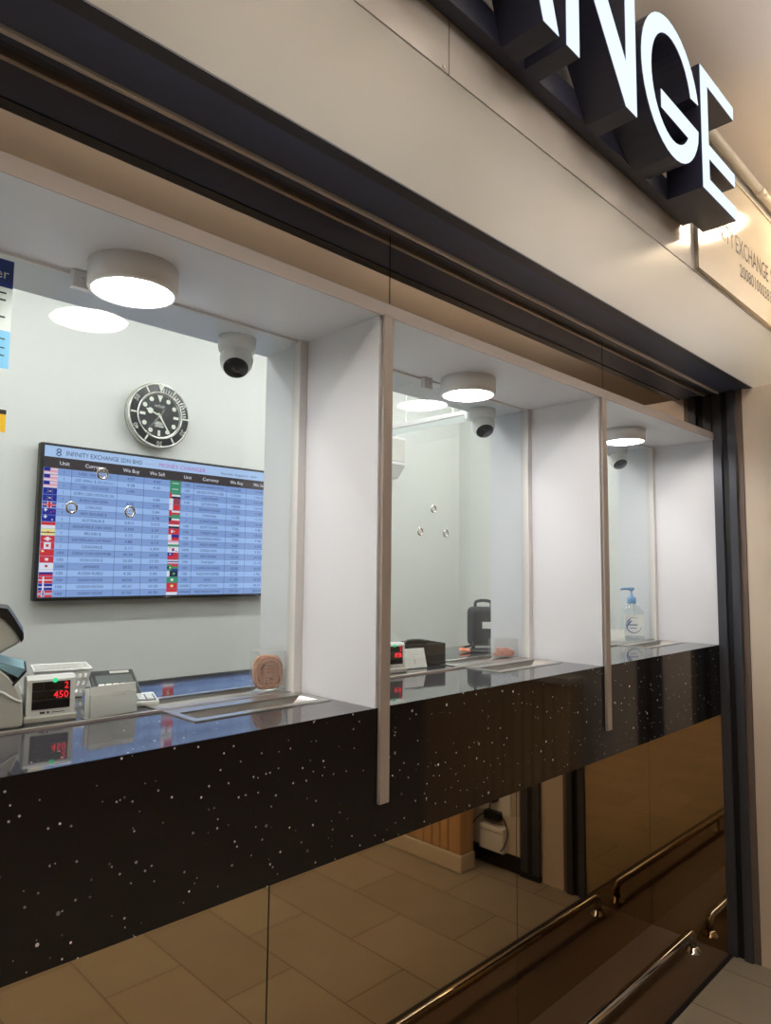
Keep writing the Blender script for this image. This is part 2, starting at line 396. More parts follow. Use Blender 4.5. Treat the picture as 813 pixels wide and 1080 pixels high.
# mirror strip above the bays
segs = [(XL, -2.925), (-2.922, -1.941), (-1.938, -.958), (-.955, -.001)]
lab = ['bronze mirror strip above the leftmost out of frame bay', 'bronze mirror strip above the bay with the rate screen', 'bronze mirror strip above the middle bay', 'bronze mirror strip above the bay nearest the dark jamb']
for (a, c), l in zip(segs, lab):
    tag(link('mirror_strip', box(a, c, 0, .005, ZO+.003, ZF), 'mirror_hi'), l, 'mirror', 'bronze mirror strips above the bays')
b = nb(); quadbox(b, XL, -.001, -.0008, .005, ZO, ZO+.003)
for x in (-2.9235, -1.9395, -.9565): quadbox(b, x-.0014, x+.0014, .001, .0059, ZO+.003, ZF)
struct('trim_6', b, 'gap', 'thin black joint line around the mirror strips', 'joint')
# mirrors under the counter
segs = [(XL, -3.012), (-3.009, -2.011), (-2.007, -1.0095), (-1.0065, -.006)]
lab = ['dark bronze mirror panel under the far left of the counter', 'dark bronze mirror panel under the counter left of the black seam', 'dark bronze mirror panel under the counter between the two seams', 'dark bronze mirror panel under the counter nearest the corner']
for (a, c), l in zip(segs, lab):
    tag(link('wall_mirror', box(a, c, YM, YM+.005, .0, ZB-.001), 'mirror_lo'), l, 'mirror', 'bronze mirrors under the counter')
tag(link('wall_mirror', box(-.005, 0, 0.002, YM+.005, .0, ZB-.001), 'mirror_lo'), 'dark bronze mirror panel on the return side next to the jamb', 'mirror', 'bronze mirrors under the counter')
b = nb()
for x in (-3.0105, -2.009, -1.008): quadbox(b, x-.0016, x+.0016, YM+.001, YM+.0055, 0, ZB-.002)
struct('trim_7', b, 'gap', 'thin black seams between the lower mirror panels', 'joint')

# ------------------------------------------------------------------ counter
trayx = [(-3.305, -2.97), (-2.318, -1.983), (-1.345, -1.01), (-.371, -.036)]
TY0, TY1 = .130, .405
t = thing('service_counter', 'long black speckled quartz counter with a deep polished front', 'counter', (0, 0, ZB))
b = nb(); zt0, zt1 = ZT-.02-ZB, ZT-ZB
quadbox(b, XL, .03, .003, TY0+.008, zt0, zt1); quadbox(b, XL, .0, TY1-.008, .66, zt0, zt1)
xs = [XL]+[v for a, c in trayx for v in (a+.008, c-.008)]+[.03]
for i in range(0, len(xs), 2): quadbox(b, xs[i], xs[i+1], TY0+.008, TY1-.008, zt0, zt1)
link('worktop', b, 'quartz_top', t)
b = nb(); quadbox(b, XL, -.0005, .003, .02, 0, zt0-.0005); quadbox(b, XL, -.0005, 0, .003, 0, zt1); link('apron', b, 'quartz', t)
link('underside', box(XL, -.0005, .02, YM-.001, 0.0, .012), 'under', t)
# trays
def tray(x, label):
    w = .335; d = TY1-TY0
    o = thing('transaction_tray', label, 'tray', (x+w/2, (TY0+TY1)/2, ZT), 0, 'stainless transaction trays in the counter')
    b = nb(); hw, hd = w/2, d/2; r = .016
    fy0, fy1 = .152-.2675, .222-.2675; ry0, ry1 = .292-.2675, .388-.2675
    for y0_, y1_ in ((-hd, fy0), (fy1, ry0), (ry1, hd)): quadbox(b, -hw, hw, y0_, y1_, -.001, .0025)
    for y0_, y1_ in ((fy0, fy1), (ry0, ry1)):
        quadbox(b, -hw, -hw+r, y0_, y1_, -.001, .0025); quadbox(b, hw-r, hw, y0_, y1_, -.001, .0025)
    link('rim', b, 'stainless', o)
    for y0_, y1_, dp, ends in ((fy0, fy1, .034, .07), (ry0, ry1, .010, .02)):
        b = nb(); n = 18; top = .001; xs_ = [-hw+r+(2*hw-2*r)*i/n for i in range(n+1)]
        zz = [top-dp*min(1, min((x+hw-r), (hw-r-x))/ends)**.6 if min((x+hw-r), (hw-r-x)) > 1e-6 else top for x in xs_]
        for i in range(n):
            V = [b.verts.new(p) for p in ((xs_[i], y0_, zz[i]), (xs_[i+1], y0_, zz[i+1]), (xs_[i+1], y1_, zz[i+1]), (xs_[i], y1_, zz[i]))]
            f = b.faces.new(V); f.smooth = True
            for yy in (y0_, y1_):
                try: b.faces.new([b.verts.new(p) for p in ((xs_[i], yy, zz[i]), (xs_[i+1], yy, zz[i+1]), (xs_[i+1], yy, top), (xs_[i], yy, top))])
                except ValueError: pass
        bmesh.ops.remove_doubles(b, verts=b.verts, dist=1e-6)
        link('dish', b, 'stainless', o)
    return o
tl = ['stainless transaction tray in the out of frame left bay', 'stainless transaction tray in the counter below the rate screen', 'stainless transaction tray in the counter of the middle bay', 'stainless transaction tray beside the hand sanitiser in the right bay']
t0 = None
for (a, c), l in zip(trayx[1:], tl[1:]):
    if t0 is None: t0 = tray(a, l)
    else: dup(t0, (a+.335/2, (TY0+TY1)/2, ZT), l)

# ------------------------------------------------------------------ partitions
def partition(x, label):
    o = thing('bay_partition', label, 'partition', (x, 0, ZT), 0, 'white partitions between the bays')
    link('panel', box(0.0, .03, 0.001, .43, 0, ZS-ZT), 'white_board', o)
    link('front_edge_trim', box(.006, .034, -.010, -.0005, -.197, ZS-ZT+.004, bev=.0015), 'div_edge', o)
    return o
pl = ['white bay partition left of the camera, out of frame', 'white bay partition right of the rate screen, largest in view', 'white bay partition between the middle bay and the right bay']
p0 = None
for x, l in zip(XD[1:], pl[1:]):
    if p0 is None: p0 = partition(x, l)
    else: dup(p0, (x, 0, ZT), l)
dup(p0, (XD[0], 0, ZT), pl[0])
tag(link('end_panel', box(0, .03, 0.001, .43, ZT, ZS), 'white_board'), 'white end panel of the right bay beside the dark jamb', 'panel')

# ------------------------------------------------------------------ glass windows
def window(n, x0, x1, holes):
    o = thing('window_%d' % n, ['', 'clear glass screen of the out of frame bay', 'clear glass screen in front of the rate screen and clock', 'clear glass screen of the middle bay', 'clear glass screen of the right bay behind the sanitiser'][n], 'window', (0, YG, 0), kind='structure')
    link('pane', box(x0+.022, x1-.022, 0, .008, ZT+.0035, ZS), 'glass', o)
    link('frame_post', box(x1-.024, x1-.0005, -.012, .018, ZT, ZS, bev=.001), 'white_alu', o)
    link('frame_post', box(x0+.0005, x0+.024, -.012, .018, ZT, ZS, bev=.001), 'white_alu', o)
    link('base_channel', box(x0+.024, x1-.024, -.003, .011, ZT, ZT+.004), 'alu', o)
    link('top_channel', box(x0+.024, x1-.024, -.003, .011, ZS-.006, ZS), 'white_alu', o)
    for hx, hz in holes:
        h = link('speech_hole_ring', torus(nb(), .0098, .0022, Matrix.Translation((hx, -.001, hz)) @ Matrix.Rotation(PI/2, 4, 'X'), 24, 8), 'chrome', o)
        link('ring_plug', lathe(nb(), [(0, .003), (.006, .0025), (.0095, .0008), (.0095, 0)], 20, Matrix.Translation((hx, -.0005, hz)) @ Matrix.Rotation(PI/2, 4, 'X')), 'film_frost', h)
    return o
window(1, XL, XD[0], [])
window(2, XD[0]+.03, XD[1], [(-2.459, 1.683), (-2.514, 1.613), (-2.401, 1.613)])
window(3, XD[1]+.03, XD[2], [(-1.486, 1.683), (-1.543, 1.614), (-1.430, 1.614)])
window(4, XD[2]+.03, 0, [(-.505, 1.683), (-.56, 1.614), (-.45, 1.614)])
for x, l in ((-2.521, 'small white glass clamp beside the lamp of the screen bay'), (-1.53, 'small grey glass clamp beside the lamp of the middle bay')):
    o = thing('glass_clamp', l, 'clamp', (x, YG-.0035, ZS), 0, 'glass clamps on the soffit')
    link('clamp_body', box(-.018, .018, -.016, 0, -.034, 0, bev=.002), 'white_alu', o)
    link('clamp_screw', lathe(nb(), [(0, .004), (.005, .003), (.006, 0)], 14, Matrix.Translation((0, -.016, -.018)) @ Matrix.Rotation(PI/2, 4, 'X')), 'stainless', o)

# ------------------------------------------------------------------ round lamps
def lamp(x, label):
    o = thing('ceiling_lamp', label, 'lamp', (x, .165, ZS), 0, 'round white lamps under the soffit')
    link('housing', lathe(nb(), [(0, 0), (.081, 0), (.081, -.043), (.0795, -.047), (.0735, -.049), (.0725, -.046), (0, -.046)], 56), 'white_plastic', o)
    link('diffuser', lathe(nb(), [(.0723, -.0462), (.066, -.0478), (0, -.0485)], 56), 'lamp', o)
    return o
ll = ['round white surface lamp glowing at upper left above the rate screen', 'round white surface lamp in the middle bay', 'round white surface lamp in the right bay, smallest in view']
l0 = lamp(-2.457, ll[0]); dup(l0, (-1.432, .178, ZS), ll[1]); dup(l0, (-.445, .178, ZS), ll[2]); dup(l0, (-3.45, .165, ZS), 'round white surface lamp in the out of frame left bay')

# ------------------------------------------------------------------ dome cameras
def cctv(x, y, label):
    o = thing('security_camera', label, 'security camera', (x, y, ZS+.001), math.radians(-35), 'white turret cameras under the soffit')
    link('base', lathe(nb(), [(0, 0), (.046, 0), (.046, -.022), (.043, -.034), (.030, -.040), (0, -.040)], 36), 'white_plastic', o)
    A = Matrix.Translation((-.004, -.012, -.056)) @ Matrix.Rotation(math.radians(-60), 4, 'X')
    # ball whose axis (local -z) tilts toward the customer
    A = Matrix.Translation((0, -.010, -.058)) @ Matrix.Rotation(math.radians(-38), 4, 'X')
    prof = [(0, .038)]+[(.040*math.sin(a), .040*math.cos(a)) for a in [math.radians(d) for d in range(15, 130, 8)]]+[(.030, -.031)]
    ball = link('turret', lathe(nb(), prof, 36, A), 'white_plastic', o)
    link('lens_face', lathe(nb(), [(.030, -.0305), (.027, -.034), (0, -.0355)], 32, A), 'dark_gloss', ball)
    link('lens', lathe(nb(), [(0, -.040), (.008, -.0388), (.010, -.0350)], 24, A), 'dark_gloss', ball)
    return o
c0 = cctv(-2.103, .365, 'white turret security camera right of the largest lamp'); dup(c0, (-1.105, .375, ZS), 'white turret security camera below the lamp of the middle bay'); dup(c0, (-.12, .372, ZS), 'white turret security camera below the lamp of the right bay')

# ------------------------------------------------------------------ television with the rates
TX0, TX1, TZ0, TZ1 = -2.2477, -1.334, 1.3935, 1.9074
TYF = 1.282
KT = 1.1371; YB0 = 1.33
tv = thing('television', 'wide flat screen on the rear wall listing currency rates', 'television', (-2.9971+KT*((TX0+TX1)/2+2.9971), YB, 1.5+KT*(TZ0-1.5)))
ox, oz = (TX0+TX1)/2, TZ0
T = Matrix.Scale(KT, 4) @ Matrix.Translation((-ox, -YB0, -oz))
b = nb(); quadbox(b, TX0, TX1, TYF, TYF+.03, TZ0, TZ1, 0, .004); quadbox(b, TX0+.2, TX1-.2, TYF+.03, YB0-.0008, TZ0+.1, TZ1-.1)
link('housing', move(b, T), 'black_plastic', tv)
SM = ['scr_title', 'scr_row', 'scr_row2', 'scr_head', 'scr_ink', 'scr_pink', 'scr_white'] + ['fl_'+k for k in FL]
IX = {k: i for i, k in enumerate(SM)}
b = nb(); y0 = TYF-.0006; sx0, sx1 = TX0+.0115, TX1-.011; zt = TZ1-.009; zb = TZ0+.0115
zh1, zh0 = 1.862, 1.826; rows = 19; rh = (zh0-zb)/rows
rect(b, sx0, sx1, zh1, zt, y0, IX['scr_title']); rect(b, sx0, sx1, zh0, zh1, y0, IX['scr_head'])
for i in range(rows):
    rect(b, sx0, sx1, zh0-(i+1)*rh, zh0-i*rh, y0, IX['scr_row2' if i % 2 == 0 else 'scr_row'])
yt = y0-.0006
text(b, 'INFINITY EXCHANGE SDN BHD', -2.168, 1.871, yt, .0150, .262, mi=IX['scr_ink'])
text(b, 'MONEY CHANGER', -1.842, 1.870, yt, .0150, .190, mi=IX['scr_pink'])
rect(b, -1.895, -1.85, 1.8765, 1.8772, yt, IX['scr_pink'])
text(b, 'Saturday, August 31, 2024', -1.585, 1.871, yt, .0085, .165, mi=IX['scr_ink'])
# little twisted emblem left of the title
for k in range(2):
    tube(b, smoothpath([(-2.192+.007*math.sin(a*1.6+k*PI), yt, 1.867+.024*a/4) for a in (0, .7, 1.4, 2.1, 2.8, 3.4, 4)], 3), .0016, 5, IX['scr_ink'])
cols = [(-2.196, -2.148), (-2.148, -1.993), (-1.993, -1.897), (-1.897, -1.799), (-1.752, -1.70), (-1.70, -1.558), (-1.558, -1.468), (-1.468, sx1)]
hd = ['Unit', 'Currency', 'We Buy', 'We Sell']*2
for (a, c), s_ in zip(cols, hd): text(b, s_, (a+c)/2, zh0+.012, yt, .0125, align='c', mi=IX['scr_white'])
for a, c in cols:
    rect(b, a-.0006, a+.0006, zb, zh0, yt, IX['scr_ink'])
for i in range(1, rows): rect(b, sx0+.045, sx1, zh0-i*rh-.0004, zh0-i*rh+.0004, yt, IX['scr_ink'])
Lr = [('1', "USD 100'S & 50'S", '4.37', '4.43'), ('1', 'USD SMALL $ (20,10,5,2,1)', '4.28', '4.42'), ('1', 'USD - OLD NOTE', '3.99', ''), ('1', 'EURO (200,100,50,20,10)', '', '4.88'), ('1', 'EURO 500 (500)', '4.70', '4.90'), ('1', 'STERLING', '5.60', '5.84'), ('1', 'NEW ZEALAND $', '2.60', '2.78'), ('1', 'AUSTRALIA $', '2.812', '3.015'), ('1', 'SINGAPORE $ (1000,100,50)', '3.300', '3.37'), ('1', 'BRUNEI $', '3.25', '3.37'), ('1', 'SWITZERLAND CHF FRANC', '4.88', '5.13'), ('1', 'CANADIAN $', '3.11', '3.300'), ('100', 'CHINA YUAN RENMINBI', '60.20', '63.80'), ('100', 'HONG KONG $', '55.00', '57.50'), ('1000', 'JAPANESE', '28.52', '30.95'), ('100', 'RUSSIA RUBLE', '4.35', '5.85'), ('100', 'DANISH KRONE', '60.00', '66.50'), ('100', 'SWEDISH KRONA', '40.50', '43.50'), ('100', 'NORWAY KRONE', '37.50', '41.50')]
Rr = [('100', 'SAUDI ARABIA RIYAL', '115.80', '119.80'), ('100', 'SAUDI RIYAL (100)', '114.20', '118.20'), ('100', 'UAE DIRHAM', '117.00', '121.00'), ('100', 'QATAR RIYAL', '108.80', '123.00'), ('1', 'BAHRAIN DINAR', '11.20', '11.80'), ('1', 'OMAN RIAL', '11.05', '11.50'), ('1', 'KUWAIT DINAR', '13.80', '14.60'), ('100', 'EGYPT POUND', '7.50', '9.80'), ('100', 'TURKEY LIRA', '10.80', '14.20'), ('100', 'PHILIPPINE PESO', '7.50', '7.98'), ('100', 'INDIA RUPEE', '5.05', '5.50'), ('1000', 'KOREAN WON', '3.20', '3.50'), ('100', 'NEW TAIWAN', '13.10', '14.10'), ('100', 'THAI BAHT', '12.60', '13.10'), ('100', 'S. AFRICAN RAND', '20.00', '26.00'), ('100', 'PAKISTAN RUPEE', '1.10', '1.95'), ('100', 'MACAU', '51.00', '56.50'), ('100000', 'VIETNAM DONG', '17.00', '18.20'), ('1000000', 'INDONESIA RUPIAH', '271.00', '284.50')]
for i in range(rows):
    zz = zh0-(i+1)*rh+.0065
    for side, rr in ((0, Lr[i]), (4, Rr[i])):
        for j in range(4):
            a, c = cols[side+j]
            if not rr[j]: continue
            w = None if len(rr[j]) == 1 else min((c-a)*.86, len(rr[j])*.0068)
            text(b, rr[j], (a+c)/2, zz, yt, .0092, w, 'c', mi=IX['scr_ink'])
# flags: (background, [(x0,x1,z0,z1,colour)...]) in unit squares
usa = ('p', [(0, .45, .45, 1, 'b'), (.45, 1, .7, .85, 'w'), (0, 1, .1, .25, 'w')])
eu = ('b', [(.42, .58, .42, .58, 'y'), (.3, .36, .3, .36, 'y'), (.64, .7, .64, .7, 'y'), (.3, .36, .64, .7, 'y'), (.64, .7, .3, .36, 'y')])
cross = lambda bg, c: (bg, [(.28, .4, 0, 1, c), (0, 1, .42, .58, c)])
hor = lambda *cs: (cs[-1], [(0, 1, 1-(k+1)/len(cs), 1-k/len(cs), c) for k, c in enumerate(cs)])
FLl = [usa, usa, usa, eu, eu, ('w', [(.4, .6, 0, 1, 'r'), (0, 1, .4, .6, 'r'), (0, .35, .65, .95, 'b'), (.65, 1, .65, .95, 'b'), (0, .35, .05, .35, 'b'), (.65, 1, .05, .35, 'b')]), ('b', [(.1, .4, .7, .8, 'w'), (.2, .3, .5, 1, 'w'), (.6, .7, .3, .5, 'r'), (.8, .88, .5, .65, 'r')]), ('b', [(.1, .4, .7, .8, 'w'), (.2, .3, .5, 1, 'w'), (.7, .8, .2, .4, 'w')]), hor('r', 'w'), ('y', [(0, 1, .35, .5, 'k'), (.42, .6, .3, .6, 'r')]), ('r', [(.4, .6, .2, .8, 'w'), (.25, .75, .4, .6, 'w')]), ('w', [(0, .25, 0, 1, 'r'), (.75, 1, 0, 1, 'r'), (.4, .6, .3, .7, 'r')]), ('r', [(.1, .28, .55, .85, 'y')]), ('r', [(.38, .62, .3, .7, 'w')]), ('w', [(.4, .6, .35, .7, 'm')]), hor('w', 'b', 'r'), cross('r', 'w'), cross('b', 'w'), ('r', [(.25, .45, 0, 1, 'w'), (0, 1, .35, .65, 'w'), (.32, .4, 0, 1, 'b'), (0, 1, .45, .55, 'b')])]
FLr = [('g', [(.2, .8, .5, .62, 'w')]), ('g', [(.2, .8, .5, .62, 'w')]), ('w', [(0, 1, .66, 1, 'g'), (0, 1, 0, .33, 'k'), (0, .2, 0, 1, 'r')]), ('m', [(0, .35, 0, 1, 'w')]), ('r', [(0, .35, 0, 1, 'w')]), ('w', [(0, .25, 0, 1, 'r'), (.25, 1, .33, .66, 'r'), (.25, 1, 0, .33, 'g')]), ('w', [(0, 1, .66, 1, 'g'), (0, 1, 0, .33, 'r'), (0, .25, .2, .8, 'k')]), hor('r', 'w', 'k'), ('r', [(.25, .42, .25, .75, 'w'), (.5, .6, .4, .6, 'w')]), ('r', [(.3, 1, .5, 1, 'b'), (0, .3, 0, 1, 'w')]), hor('p', 'w', 'g'), ('w', [(.38, .62, .5, .75, 'r'), (.38, .62, .25, .5, 'b'), (.15, .25, .7, .85, 'k'), (.75, .85, .15, .3, 'k')]), ('r', [(0, .5, .5, 1, 'b'), (.18, .32, .65, .85, 'w')]), hor('r', 'w', 'b', 'w', 'r'), ('g', [(.4, 1, .7, 1, 'r'), (.4, 1, 0, .3, 'b'), (0, .2, .3, .7, 'k'), (.2, .35, .4, .6, 'y')]), ('k', [(0, .25, 0, 1, 'w'), (.5, .75, .3, .7, 'g'), (.65, .72, .5, .65, 'w')]), ('g', [(.38, .62, .3, .7, 'w')]), ('r', [(.38, .62, .3, .7, 'y')]), hor('r', 'w')]
for fx, fl in ((sx0+.001, FLl), (-1.797, FLr)):
    for i, (bg, rs) in enumerate(fl):
        fz = zh0-(i+1)*rh+.0008; fh = rh-.0012; fw = .043
        rect(b, fx, fx+fw, fz, fz+fh, yt-.0004, IX['fl_'+bg])
        for k, (x0, x1, z0, z1, c) in enumerate(rs):
            rect(b, fx+x0*fw, fx+x1*fw, fz+z0*fh, fz+z1*fh, yt-.0005-.00004*k, IX['fl_'+c])
link('screen', move(b, T), SM, tv)
b = nb(); text(b, 'LED', (TX0+TX1)/2, TZ0+.0035, TYF-.0004, .004, align='c'); b.clear()
quadbox(b, (TX0+TX1)/2-.008, (TX0+TX1)/2+.008, TYF-.0004, TYF, TZ0+.004, TZ0+.007)
link('maker_mark', move(b, T), 'silver', tv)

# ------------------------------------------------------------------ wall clock
ck = thing('wall_clock', 'round silver wall clock styled like a diving watch', 'clock', (-2.9971+KT*(-1.842+2.9971), YB, 1.5+KT*.562)); ck.scale = (KT, KT, KT)
RX = Matrix.Rotation(PI/2, 4, 'X')          # local +z -> -y (towards the room)
R0 = .122
link('case', lathe(nb(), [(0, 0.001), (R0*.93, 0.001), (R0, .012), (R0, .034), (R0*.985, .040), (R0*.95, .042), (R0*.93, .040), (0, .030)], 72, RX), 'silver', ck)
b = nb(); lathe(b, [(R0*.93, .0415), (R0*.72, .0435)], 72, RX); link('bezel_insert', b, 'bezel_black', ck)
b = nb(); lathe(b, [(R0*.725, .0432), (R0*.715, .046), (R0*.68, .044), (R0*.675, .0375)], 72, RX); link('inner_ring', b, 'silver', ck)
link('dial', lathe(nb(), [(R0*.70, .037), (0, .037)], 72, RX), 'dial', ck)
def cp(r, deg, y): a = math.radians(deg); return Vector((r*math.sin(a), -y, r*math.cos(a)))
def radial(bm, deg, r0, r1, w, y, mi=0, w1=None):
    a = math.radians(deg); d = Vector((math.sin(a), 0, math.cos(a))); s_ = Vector((math.cos(a), 0, -math.sin(a)))
    w1 = w if w1 is None else w1; o = Vector((0, -y, 0))
    f = bm.faces.new([bm.verts.new(p) for p in (o+d*r0-s_*w/2, o+d*r1-s_*w1/2, o+d*r1+s_*w1/2, o+d*r0+s_*w/2)]); f.material_index = mi
for k in range(12):
    b = nb()
    if k == 0: radial(b, 0, R0*.74, R0*.92, .004, .0440, w1=.024)
    elif k % 2: radial(b, 30*k, R0*.74, R0*.92, .006, .0440)
    else:
        z_ = R0*.79; a = math.radians(30*k); tb = nb()
        text(tb, str(k*5), 0, 0, 0, .016, align='c')
        tb.transform(Matrix.Translation((z_*math.sin(a), -.0440, z_*math.cos(a))) @ Matrix.Rotation(a, 4, 'Y'))
        me = bpy.data.meshes.new('t'); tb.to_mesh(me); tb.free(); b.from_mesh(me); bpy.data.meshes.remove(me)
    link('bezel_numeral' if k and k % 2 == 0 else 'bezel_mark', b, 'lume', ck)
b = nb()
for k in range(1, 15): radial(b, 6*k, R0*.74, R0*.84, .003, .0440)
link('minute_scale', b, 'lume', ck)
b = nb()
for k in range(12):
    if k in (3, 6, 9): radial(b, 30*k, R0*.45, R0*.62, .010, .0378)
    elif k == 0:
        radial(b, 0, R0*.42, R0*.62, .002, .0378, w1=.022)
    else:
        lathe(b, [(0, .0378), (.0085, .0376)], 20, Matrix.Translation(cp(R0*.54, 30*k, 0)) @ RX)
for k in range(60): radial(b, 6*k, R0*.645, R0*.668, .0012, .0378)
link('hour_markers', b, 'lume', ck)
b = nb(); text(b, 'ROLEX', 0, .030, -.0378, .0085, align='c'); link('dial_name', b, 'silver', ck)
b = nb()
for k, w in enumerate((.030, .040, .034, .036)): rect(b, -w/2, w/2, -.026-.0055*k, -.0235-.0055*k, -.0378, 0)
link('dial_small_print', b, 'silver', ck)
b = nb(); radial(b, 291, -.008, R0*.22, .005, .0392); lathe(b, [(0, .0392), (.011, .0391)], 20, Matrix.Translation(cp(R0*.32, 291, 0)) @ RX); radial(b, 291, R0*.38, R0*.47, .010, .0392, w1=.001)
link('hour_hand', b, 'lume', ck)
b = nb(); radial(b, 147, -.010, R0*.62, .007, .0396, w1=.004); link('minute_hand', b, 'lume', ck)
b = nb(); radial(b, 218, -.030, R0*.55, .0016, .0400); lathe(b, [(0, .0402), (.005, .0400)], 16, RX); link('second_hand', b, 'silver', ck)

# ------------------------------------------------------------------ booth lights and the white box
def batten(name, label, loc, L_, rz, mt_):
    o = thing(name, label, 'light', loc, rz, 'booth ceiling light battens')
    link('batten_body', box(-L_/2, L_/2, -.028, .028, .0, .022, bev=.003), 'white_plastic', o)
    link('tube', box(-L_/2+.01, L_/2-.01, -.022, .022, -.022, -.0005, bev=.009, seg=3), mt_, o)
    link('end_cap', box(-L_/2-.004, -L_/2+.012, -.029, .029, -.024, .023, bev=.003), 'white_plastic', o)
    link('end_cap', box(L_/2-.012, L_/2+.004, -.029, .029, -.024, .023, bev=.003), 'white_plastic', o)
    return o
for x in (-3.35, -2.25, -1.15, -.1):  # unseen battens added to brighten the booth walls
    batten('light_batten', 'added unseen light batten on the booth ceiling above the soffit', (x, .90, ZC-.0205), .85, 0, 'tube')
o = batten('light_batten', 'white light batten near the ceiling behind the middle bay', (-.60, 1.075, 2.20), .5, PI/2, 'tube_dim')
for yy in (-.15, .15): link('hanger', box(yy-.003, yy+.003, -.003, .003, .022, ZC-2.199), 'white_plastic', o)
o = thing('wall_speaker', 'small white box fixed high on the rear wall behind the middle bay', 'box', (-.334, YB-.001, 2.017)); o.scale = (1.13, 1.13, 1.13)
b = nb(); prism(b, [(-.10, .06), (-.10, .195), (0, .195), (0, 0), (-.05, 0)], 'x', -.075, .06); link('body', b, 'white_plastic', o)
link('front_rib', box(-.07, .055, -.103, -.1005, .075, .185, bev=.001), 'grey_plastic', o)

# ------------------------------------------------------------------ rear counter items, screen bay
TH = math.radians(73.6); TIP = Vector((-2.572, .305, ZT)); CP = Vector((-2.9971, -1.0622, 1.5))
o = thing('banknote_counter', 'grey banknote counting machine with a dark hopper, cut by the left edge', 'counting machine', TIP, TH-PI/2)
NV, UV = Vector((math.cos(TH), math.sin(TH), 0)), Vector((math.sin(TH), -math.cos(TH), 0))
def outl(pts):          # side profile measured on the machine's side plane
    out = []
    for u, v in pts:
        d_ = F+R2*((u-406.5)/FPX)+U2*((540-v)/FPX); t_ = (TIP-CP).dot(NV)/d_.dot(NV); q = CP+d_*t_-TIP
        out.append((q.dot(UV), q.z))
    return out
def shp(pts, a, c, mt_, nm, bev=0):
    b = nb(); prism(b, outl(pts), 'y', a, c)
    if bev: bmesh.ops.bevel(b, geom=[e_ for e_ in b.edges if abs(e_.verts[0].co.y-e_.verts[1].co.y) < 1e-6], offset=bev, segments=3, affect='EDGES', profile=.5)
    return link(nm, b, mt_, o)
lb_ = [(-70, 700), (-40, 698), (-15, 700), (0, 707), (10, 716), (18, 727), (23, 740), (24, 752), (24, 770)]
b = nb(); pr_ = outl(lb_[:-1]); prism(b, pr_+[(pr_[-1][0], .004), (pr_[-1][0]-.006, 0), (pr_[0][0], 0)], 'y', 0, .15)
bmesh.ops.bevel(b, geom=[e_ for e_ in b.edges if abs(e_.verts[0].co.y-e_.verts[1].co.y) < 1e-6], offset=.003, segments=3, affect='EDGES', profile=.5)
link('lower_body', b, 'grey_plastic', o)
shp([(-70, 640), (-40, 640), (-10, 646), (5, 653), (15, 663), (21, 672), (21, 677), (16, 681), (6, 686), (-6, 694), (-14, 700), (-30, 706), (-70, 706)], .002, .14, 'grey_plastic', 'hood', .005)
shp([(-70, 634), (-20, 637), (0, 641), (8, 642), (14, 650), (25, 668), (25, 674), (22, 678), (20.5, 673), (15, 664), (5, 654), (-10, 647), (-40, 641), (-70, 640)], -.002, .145, 'black_plastic', 'hopper_lid')
shp([(-10, 697), (26, 706), (26, 709), (20, 716), (4, 708), (-10, 702)], .01, .14, 'blue_note', 'note_stack')
shp([(27, 707), (28.5, 708), (14, 724), (12.5, 722)], -.002, .145, 'black_plastic', 'note_guide')
b = nb(); q_ = outl([(-60, 722), (-30, 726), (0, 730), (10, 735), (18, 739), (23, 740)]); tube(b, smoothpath([(u, -.001, z) for u, z in q_], 5), .0022, 8); link('edge_trim', b, 'white_plastic', o)

def numdisp(label, loc, rz, digs):
    o = thing('counter_display', label, 'display', loc, rz)
    b = nb(); prism(b, [(-.014, .010), (-.010, .078), (-.004, .084), (.018, .084), (.024, .076), (.024, .010)], 'x', -.042, .042)
    link('housing', b, 'white_plastic', o)
    link('foot', box(-.046, .046, -.018, .032, 0, .0125, bev=.003), 'grey_plastic', o)
    q = Matrix.Translation((0, -.0141, .010)) @ Matrix.Rotation(math.atan2(.004, .068)*-1, 4, 'X')
    sc = link('display_window', move(quadbox(nb(), -.033, .033, -.0012, 0.002, .014, .064), q), 'lcd_black', o)
    b = nb()
    for z_ in (.0305, .047): rect(b, -.033, .033, z_, z_+.0008, -.0016, 0)
    rect(b, -.014, -.0134, .047, .064, -.0016, 0)
    link('divider_lines', move(b, q), 'grey_mid', sc)
    b = nb(); text(b, digs[0], .030, .050, -.0018, .012, align='r'); text(b, digs[1], .030, .033, -.0018, .0125, .026, align='r'); link('red_digits', move(b, q), 'lcd_red', sc)
    link('green_light', move(lathe(nb(), [(0, .0006), (.0045, 0)], 16, Matrix.Translation((.006, -.0016, .066)) @ RX), q), 'lcd_green', sc)
    lb = link('label_strip', move(quadbox(nb(), -.022, .028, -.0008, .002, .004, .011), q), 'paper', o)
    b = nb(); rect(b, -.019, -.010, .0058, .0095, -.0012, 0); rect(b, -.007, -.003, .0058, .0095, -.0012, 0); rect(b, .002, .024, .0068, .0080, -.0012, 0); link('label_print', move(b, q), 'ink', lb)
    return o
numdisp('white counter display with red digits beside the counting machine', (-2.511, .335, ZT), math.radians(-8), ('2', '450'))
o = numdisp('white counter display with red digits beside the middle partition', (-1.578, .345, ZT), math.radians(-12), ('2', '8'))
